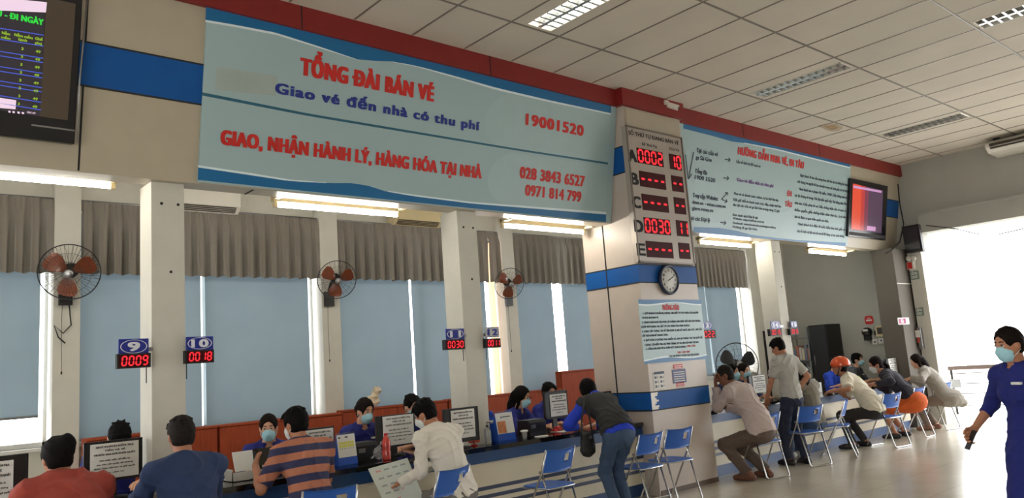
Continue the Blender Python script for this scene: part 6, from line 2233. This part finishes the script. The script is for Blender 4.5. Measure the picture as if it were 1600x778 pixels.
def cust(label, px, py, y, yaw, q, look, vox=0.008):
    Q = dict(lean=16, hunch=14, neck=8, handR=[0.18, 0.52, 0.89], handL=[-0.18, 0.52, 0.89], curlR=0.5, curlL=0.5, footR=[0.13, 0.36, 0.075], footL=[-0.13, 0.36, 0.075])
    Q.update(q)
    return person(label, ('head', px, py, y), yaw, Q, look, vox)


# clerks behind the counter
staff('clerk in blue bowing behind the monitor with the taped notice near number 9', 189, 667, 7.30, 172, 'short', False, HB, lean=14, hunch=20, hpitch=-48)
staff('masked clerk in blue facing the striped shirt man', 419, 648, 7.10, 160, 'ponytail', True, HBR, hyaw=-6, hpitch=-8)
staff('masked clerk in blue with hair tied back in front of the cream bag', 572, 623, 7.25, 186, 'bun', True, HBR, hpitch=-14)
staff('clerk almost hidden behind the white-shirt man, only hair showing', 645, 617, 7.25, 178, 'short', True, HB, hpitch=-12)


def glasses(root, K, emit):
    s = K['s']
    c, x, y, z = K['hc'], K['hx'], K['hf'], K['hu']
    mb = MB()
    for sg in (1, -1):
        o = c + (x * sg * 0.033 + y * 0.104 - z * 0.014) * s
        mb.tube([o + (x * 0.026 * math.cos(a) + z * 0.020 * math.sin(a)) * s for a in np.linspace(0, 2 * math.pi, 19)[:-1]], 0.0022, 5, 0, True)
        mb.tube([o + x * sg * 0.026 * s, c + (x * sg * 0.080 + y * 0.0 - z * 0.012) * s], 0.002, 5)
    mb.tube([c + (x * -0.008 + y * 0.108 - z * 0.012) * s, c + (x * 0.008 + y * 0.108 - z * 0.012) * s], 0.002, 5)
    put('glasses', mb, MATS['eye_dark'], root, world=False)


staff('masked clerk in blue wearing glasses, long hair, typing beside the orange calendar', 817, 604, 7.10, 196, 'long', True, HB, hpitch=-12, hyaw=10, extra=[glasses], handR=[0.10, 0.50, 0.90], handL=[-0.10, 0.50, 0.90])
staff('clerk in blue behind the monitor left of the bending woman', 858, 598, 7.35, 190, 'short', True, HB, hpitch=-10, hyaw=-20)
UNID = F_('uniform_navy', (38, 46, 84))
staff('masked clerk in dark blue just right of the old man', 1143, 569, 7.15, 168, 'short', True, HB, vox=0.010, uni=UNID, hyaw=18)
staff('masked clerk in dark blue under the black pedestal fan', 1161, 568, 7.25, 165, 'ponytail', True, HBR, vox=0.010, uni=UNID, hyaw=10)
staff('clerk in bright blue behind the helmeted person', 1303, 559, 7.25, 170, 'short', True, HB, vox=0.011, uni=F_('uniform_bright', (30, 70, 190)))
staff('masked clerk in grey shirt behind the counter between helmet and dark jacket', 1338, 552, 7.2, 185, 'short', True, HB, vox=0.011, uni=F_('shirt_slate', (86, 92, 104)))

# customers in front of the counter
BRICK = F_('cloth_brick', (150, 58, 46), var=0.08)


def hood_down(S, K):
    s = K['s']
    b = K['nb'] - K['fwd'] * 0.07 * s + K['up'] * 0.0
    S.cap(b - K['rgt'] * 0.075 * s, b + K['rgt'] * 0.075 * s, 0.042 * s, k=0.04)
    S.cap(b - K['up'] * 0.03 - K['rgt'] * 0.03 * s, b - K['up'] * 0.10 + K['rgt'] * 0.03 * s, 0.038 * s, k=0.04)


cust('person in brick red jacket with a topknot, seen from behind', 86, 685, 5.92, 4, dict(lean=22, hunch=18, neck=10, hpitch=-16, w=1.12, hyaw=8),
     dict(skin=SK2, hair=('topbun', HB), top=dict(mat=BRICK, sleeve='long', t=0.030, sr=0.022, name='jacket', extra=hood_down, folds=0.009, fs=26), bottom=('long', DARKT), shoes=SHOE, eyes=False, belly=1.1))
NAVY = F_('cloth_navy', (36, 54, 92), var=0.08)
cust('grey-haired man in a navy shirt seen from behind', 282, 651, 5.80, 2, dict(lean=9, hunch=12, neck=6, hpitch=-4, w=1.12),
     dict(skin=SK2, hair=('short', HG), top=dict(mat=NAVY, sleeve='long', t=0.022, sr=0.018, collar=NAVY, folds=0.006, fs=26), bottom=('long', DARKT), shoes=SHOE, eyes=False, belly=1.1))
STR = wave_mat('cloth_striped', (46, 48, 82), (176, 112, 86), 8.6, (0, 0.22, 0.97), rough=0.85)
cust('man in a navy and tan striped polo shirt leaning on the counter', 459, 637, 6.09, -4, dict(lean=14, hunch=14, hyaw=24, hpitch=-8, w=1.05, handL=[-0.30, 0.36, 0.98], elbL=[-0.6, 0.2, -1], hdirL=[0.2, 0.6, 0.3], palL=[1, 0, -0.3], handR=[0.10, 0.45, 0.90]),
     dict(skin=SK2, hair=('short', HB), mask=MW, top=dict(mat=STR, sleeve='short', sl=0.86, t=0.018, sr=0.018, collar=F_('collar_navy', (40, 42, 66)), folds=0.005), bottom=('long', JEAND), shoes=SHOE, eyes=False))
WHT = F_('cloth_white', (222, 216, 204), var=0.04)
cust('man in a white long-sleeved shirt reading a sheet on his lap', 655, 626, 6.02, 6, dict(lean=16, hunch=16, side=-3, hyaw=28, hpitch=-24, w=1.06, handL=[-0.36, 0.32, 0.69], handR=[-0.04, 0.40, 0.76], elbR=[1, -0.2, -0.6], elbL=[-0.3, -0.7, -0.8], hdirL=[-0.5, 0.6, -0.5], curlL=1.1, curlR=0.9),
     dict(skin=SK2, hair=('short', HB), mask=MW, top=dict(mat=WHT, sleeve='long', t=0.020, sr=0.013, collar=WHT, folds=0.007, fs=34), bottom=('long', F_('trousers_grey', (110, 106, 100))), shoes=SHOE, eyes=False))
# the sheet on his lap
a, b, c, d = P(575, 733, y=6.12), P(636, 716, y=6.18), P(662, 778, y=5.92), P(606, 800, y=5.86)
t = thing('document_sheet', 'large pale printed sheet held on the lap of the white-shirt man', 'paper', tuple((a + b + c + d) / 4))
nrm = unit(np.cross(b - a, d - a)) * 0.006
put('sheet', MB().prism([a, b, c, d], -nrm), mat('paper_pale', (206, 212, 204), 0.6, var=0.05), t)
pm = MB()
for k in range(5):
    for j in range(4):
        u, v = 0.12 + 0.21 * j, 0.1 + 0.17 * k
        q = lambda u, v: a + (b - a) * u + (d - a) * v + (nrm * 0.2 if nrm[2] > 0 else -nrm * 1.2)
        pm.poly([q(u, v), q(u + 0.13, v), q(u + 0.13, v + 0.035), q(u, v + 0.035)], 1 if (k + j) % 5 == 0 else 0)
put('print', pm, [mat('print_grey', (150, 158, 158), 0.7), mat('print_pink', (214, 150, 146), 0.7)], t)

# woman bending over the counter
HOOD = F_('hoodie_blue', (30, 60, 190), var=0.06)
VEST = F_('vest_black', (38, 38, 38), var=0.08)


def vest(root, K, emit):
    S = Solid(0.03)
    torso(S, K, 0.036)
    s = K['s']
    S.cap(K['nb'] - K['up'] * 0.005, K['nb'] + K['up'] * 0.14, 0.075 * s, 0.09 * s, k=0.02, op='s')
    hem = K['pel'] + (K['wai'] - K['pel']) * 0.05
    emit('vest', S, VEST, cuts=[(hem, -unit(K['wai'] - K['pel']))], folds=0.006, fs=55)


def hood_up(S, K):
    s = K['s']
    b = K['nb'] - K['fwd'] * 0.075 * s
    S.cap(b - K['rgt'] * 0.085 * s + K['fwd'] * 0.05, b - K['up'] * 0.02, 0.048 * s, 0.052 * s, k=0.03)
    S.cap(b + K['rgt'] * 0.085 * s + K['fwd'] * 0.05, b - K['up'] * 0.02, 0.048 * s, 0.052 * s, k=0.03)
    S.cap(b, b - K['up'] * 0.13 - K['fwd'] * 0.03, 0.052 * s, 0.03 * s, k=0.03)


pw = P(952, 690, y=5.72)
person('woman in a black vest over blue hoodie and jeans bending over the counter', ('at', 6.37, 5.70), -16,
       dict(sit=False, ph=0.84, lean=54, hunch=14, neck=-10, hpitch=-14, hyaw=10, handR=[0.10, 0.66, 0.89], handL=[-0.18, 0.60, 0.89], elbR=[1, -0.3, -0.3], elbL=[-1, -0.2, -0.6], footR=[0.10, 0.12, 0.075], footL=[-0.10, 0.0, 0.075], kneeR=[0, 1, 0], kneeL=[0, 1, 0], w=0.96),
       dict(skin=SK1, hair=('bob', HB), top=dict(mat=HOOD, sleeve='long', t=0.018, sr=0.022, name='hoodie', extra=hood_up), bottom=('long', JEAN), shoes=SHOE, eyes=False, more=[vest], legw=1.05))
c = P(921, 690, y=5.9)
t = thing('handbag', 'black shoulder bag hanging at the side of the bending woman', 'bag', (c[0], 5.92, 0.56))
S = Solid(0.02)
S.ell([c[0], 5.93, c[2] - 0.03], [0.10, 0.05, 0.13]).ell([c[0], 5.93, c[2] - 0.08], [0.105, 0.055, 0.08])
v, f = S.mesh(0.009, (), 0.003, 60)
put('body', MB().add(v, f.tolist(), 0, True), M_BLACK, t)
put('strap', MB().tube([[c[0] - 0.09, 5.93, c[2] + 0.02], [c[0] - 0.04, 5.95, c[2] + 0.22], [c[0] + 0.06, 5.98, c[2] + 0.42]], 0.010, 6).tube([[c[0] + 0.09, 5.93, c[2] + 0.02], [c[0] + 0.10, 5.96, c[2] + 0.2], [c[0] + 0.09, 5.98, c[2] + 0.40]], 0.010, 6), M_BLACK, t)
put('clasp', MB().box([c[0] - 0.02, 5.875, c[2] + 0.03], [c[0] + 0.02, 5.885, c[2] + 0.06]), M_STEEL, t)

# right of the pillar
PALE = F_('cloth_pale_pink', (190, 174, 168), var=0.05)
cust('old man in a pale shirt beside the pillar with a hand to his face', 1127, 571, 6.02, 2, dict(lean=26, hunch=16, neck=2, hyaw=30, hpitch=-16, w=1.05, handL=[-0.10, 0.46, 1.17], elbL=[0.2, 0.8, -1], footR=[0.13, 0.06, 0.075], footL=[-0.13, 0.14, 0.075], hdirL=[0.1, 0.1, 1], palL=[0.3, -1, 0], handR=[0.12, 0.52, 0.89], curlL=0.8),
     dict(skin=SK3, hair=('thin', HG), top=dict(mat=PALE, sleeve='long', t=0.024, sr=0.022, collar=PALE, folds=0.007, fs=30), bottom=('long', F_('trousers_brown', (96, 80, 70))), legw=1.1, shoes=mat('sandal_brown', (104, 64, 46), 0.6), eyes=False, belly=1.1), 0.009)
GREYT = F_('tee_grey', (176, 174, 166), var=0.05)
person('man in a grey t-shirt and dark jeans standing at the counter', ('head', 1209, 530, 6.0), -14,
       dict(sit=False, ph=0.93, lean=4, hunch=4, neck=14, hpitch=-22, hyaw=26, w=0.92, handR=[0.18, 0.04, 1.0], elbR=[0.8, -1.2, 0], hdirR=[-0.6, 0.7, -0.3], palR=[-1, -0.4, 0], handL=[-0.26, 0.22, 0.90], elbL=[-1, -0.6, 0], footR=[0.12, -0.02, 0.075], footL=[-0.12, 0.06, 0.075], curlR=0.8),
       dict(skin=SK2, hair=('short', HB), top=dict(mat=GREYT, sleeve='short', sl=0.8, t=0.018, sr=0.02, hem=-0.2, folds=0.006), bottom=('long', JEAND), legw=1.15, shoes=SHOE, eyes=False), 0.009)
OLIVE = F_('top_olive', (128, 122, 108), var=0.05)
cust('long-haired girl in olive top and white mask sitting right of the standing man', 1253, 566, 5.92, -10, dict(lean=4, hunch=10, hyaw=-48, hpitch=-6, s=0.95, w=0.9, footR=[0.16, 0.52, 0.075], footL=[0.0, 0.50, 0.075]),
     dict(skin=SK1, hair=('long', HB), mask=MW, top=dict(mat=OLIVE, sleeve='long', t=0.018), bottom=('long', JEAN), shoes=SHOEW), 0.009)
CREAM = F_('tee_cream', (216, 208, 188), var=0.04)
M_HELM = mat('helmet_orange', (214, 82, 34), 0.18, var=0.05, spec=0.7)


def helmet(root, K, emit):
    s = K['s']
    c, x, y, z = K['hc'], K['hx'], K['hf'], K['hu']
    R = np.stack([x, y, z], 1)
    S = Solid(0.01)
    S.ell(c + (-y * 0.008 + z * 0.022) * s, np.array([0.118, 0.138, 0.122]) * s, R, clip=[(c + z * -0.012 * s, -unit(z + 0.15 * y))])
    S.cap(c + (y * 0.11 - x * 0.06 + z * 0.03) * s, c + (y * 0.11 + x * 0.06 + z * 0.03) * s, 0.022 * s, k=0.03)
    emit('helmet', S, M_HELM)
    mb = MB()
    for sg in (1, -1):
        mb.tube([c + (x * sg * 0.10 + y * 0.01 - z * 0.01) * s, c + (x * sg * 0.085 + y * 0.02 - z * 0.08) * s, c + (x * sg * 0.03 + y * 0.05 - z * 0.15) * s, c + (y * 0.055 - z * 0.155) * s], 0.008 * s, 6)
    mb.tube([c + (x * 0.119 * math.sin(a) - y * (0.139 * math.cos(a) + 0.008) - z * 0.008) * s for a in np.linspace(-1.4, 1.4, 15)], 0.010 * s, 6)
    put('chin_strap', mb, M_BLACK, root, world=False)


cust('person in an orange motorcycle helmet and cream t-shirt leaning on the counter', 1312, 560, 6.0, 14, dict(lean=34, hunch=8, neck=-4, hyaw=10, hpitch=4, w=1.0, handL=[-0.34, 0.44, 0.89], elbL=[-1, -0.2, -0.4], handR=[0.1, 0.52, 0.89], footR=[0.16, 0.20, 0.075], footL=[-0.14, 0.32, 0.075]),
     dict(skin=SK2, hair=('crop', HB), top=dict(mat=CREAM, sleeve='short', sl=0.95, t=0.024, sr=0.024, hem=-0.45, folds=0.007), bottom=('long', DARKT), shoes=SHOE, eyes=False, more=[helmet], belly=1.1), 0.009)
NVY = F_('jacket_midnight', (36, 34, 46), var=0.08)
cust('woman in a dark jacket and orange shorts hunched at the counter', 1364, 558, 6.08, 18, dict(lean=36, hunch=10, neck=-4, hyaw=20, hpitch=-14, w=1.0, handL=[-0.32, 0.42, 0.89], elbL=[-1, 0, -0.4], footR=[0.15, 0.16, 0.075], footL=[-0.12, 0.28, 0.075]),
     dict(skin=SK2, hair=('ponytail', HBR), mask=MW, top=dict(mat=NVY, sleeve='long', t=0.026, sr=0.024, name='jacket', hem=-0.05, folds=0.006), bottom=('skirt', F_('skirt_orange', (206, 92, 34)), 0.85), shoes=SHOE, eyes=False), 0.010)
COAT = F_('coat_grey', (150, 144, 134), var=0.05)


def coat_tail(S, K):
    p = K['pel']
    S.ell(p + np.array([0, -0.10, -0.02]), np.array([0.21, 0.19, 0.15]), k=0.06)
    S.cap(p + np.array([0, -0.16, 0.0]), p + np.array([0.06, -0.26, -0.10]), 0.12, 0.08, k=0.06)


cust('woman in a long grey coat with long hair at the far counter end', 1428, 554, 5.93, 16, dict(lean=26, hunch=10, neck=0, hyaw=22, hpitch=-14, handL=[-0.26, 0.44, 0.92], elbL=[-1, 0.1, -0.4], footR=[0.14, 0.2, 0.075], footL=[-0.1, 0.3, 0.075]),
     dict(skin=SK1, hair=('long', HBR), top=dict(mat=COAT, sleeve='long', t=0.028, sr=0.022, name='coat', tunic=True, extra=coat_tail, folds=0.006), bottom=('long', F_('trousers_taupe', (128, 112, 100))), shoes=mat('shoe_tan', (150, 110, 90), 0.6), eyes=False), 0.010)

# uniformed woman walking in from the right
DRESS = F_('dress_royal_blue', (18, 30, 108), var=0.05)


def panels(S, K):
    p = K['pel']
    S.ell(p + np.array([0, 0.0, -0.12]), np.array([0.185, 0.135, 0.22]), k=0.08)
    S.cap(p + np.array([0.0, 0.04, -0.10]), p + np.array([0.0, 0.14, -0.62]), 0.135, 0.165, k=0.08)
    S.cap(p + np.array([-0.05, -0.04, -0.10]), p + np.array([-0.07, -0.16, -0.62]), 0.12, 0.13, k=0.08)
    S.cap(p + np.array([0.06, -0.04, -0.10]), p + np.array([0.07, -0.14, -0.62]), 0.12, 0.13, k=0.08)
    S.ell(K['che'] + K['torR'][:, 1] * 0.075 - K['up'] * 0.01 + K['rgt'] * 0.06, np.array([0.062, 0.058, 0.062]), k=0.05)
    S.ell(K['che'] + K['torR'][:, 1] * 0.075 - K['up'] * 0.01 - K['rgt'] * 0.06, np.array([0.062, 0.058, 0.062]), k=0.05)


uq = P(1569, 512, x=5.95)
root, K, loc = person('woman in a royal blue long dress and blue mask walking in from the right', ('head', 1570, 512, float(uq[1])), 62,
                      dict(sit=False, ph=0.93, lean=2, hunch=4, neck=8, hyaw=-4, hpitch=-6, hroll=0, w=1.0, twist=0,
                           handR=[0.36, 0.16, 0.95], elbR=[0.6, -1, -0.1], palR=[-1, 0, 0], handL=[-0.28, -0.10, 0.86], elbL=[-0.4, -1, 0], palL=[1, 0, 0], footR=[0.09, -0.18, 0.09], footL=[-0.09, 0.2, 0.075], curlR=1.0, curlL=0.5, toeR=[0.05, 1, 0], toeL=[-0.05, 1, 0]),
                      dict(skin=SK2, hair=('bun', HBR), mask=MB_, top=dict(mat=DRESS, sleeve='three', t=0.014, sr=0.012, name='dress', tunic=True, extra=panels, collar=DRESS, badge=True, folds=0.003), bottom=('long', DRESS), shoes=SHOE), 0.0065)
h = rotz(math.radians(62)) @ (K['wrR'] + K['hdR'] * 0.10 + K['hnR'] * 0.035) + loc
solo('phone', MB().box([-0.036, -0.005, -0.07], [0.036, 0.005, 0.07], 0, rotz(math.radians(40)) @ rotx(0.5), h), M_BLACK, 'dark phone held in the hand of the woman in royal blue', 'phone', bevel=0.003)
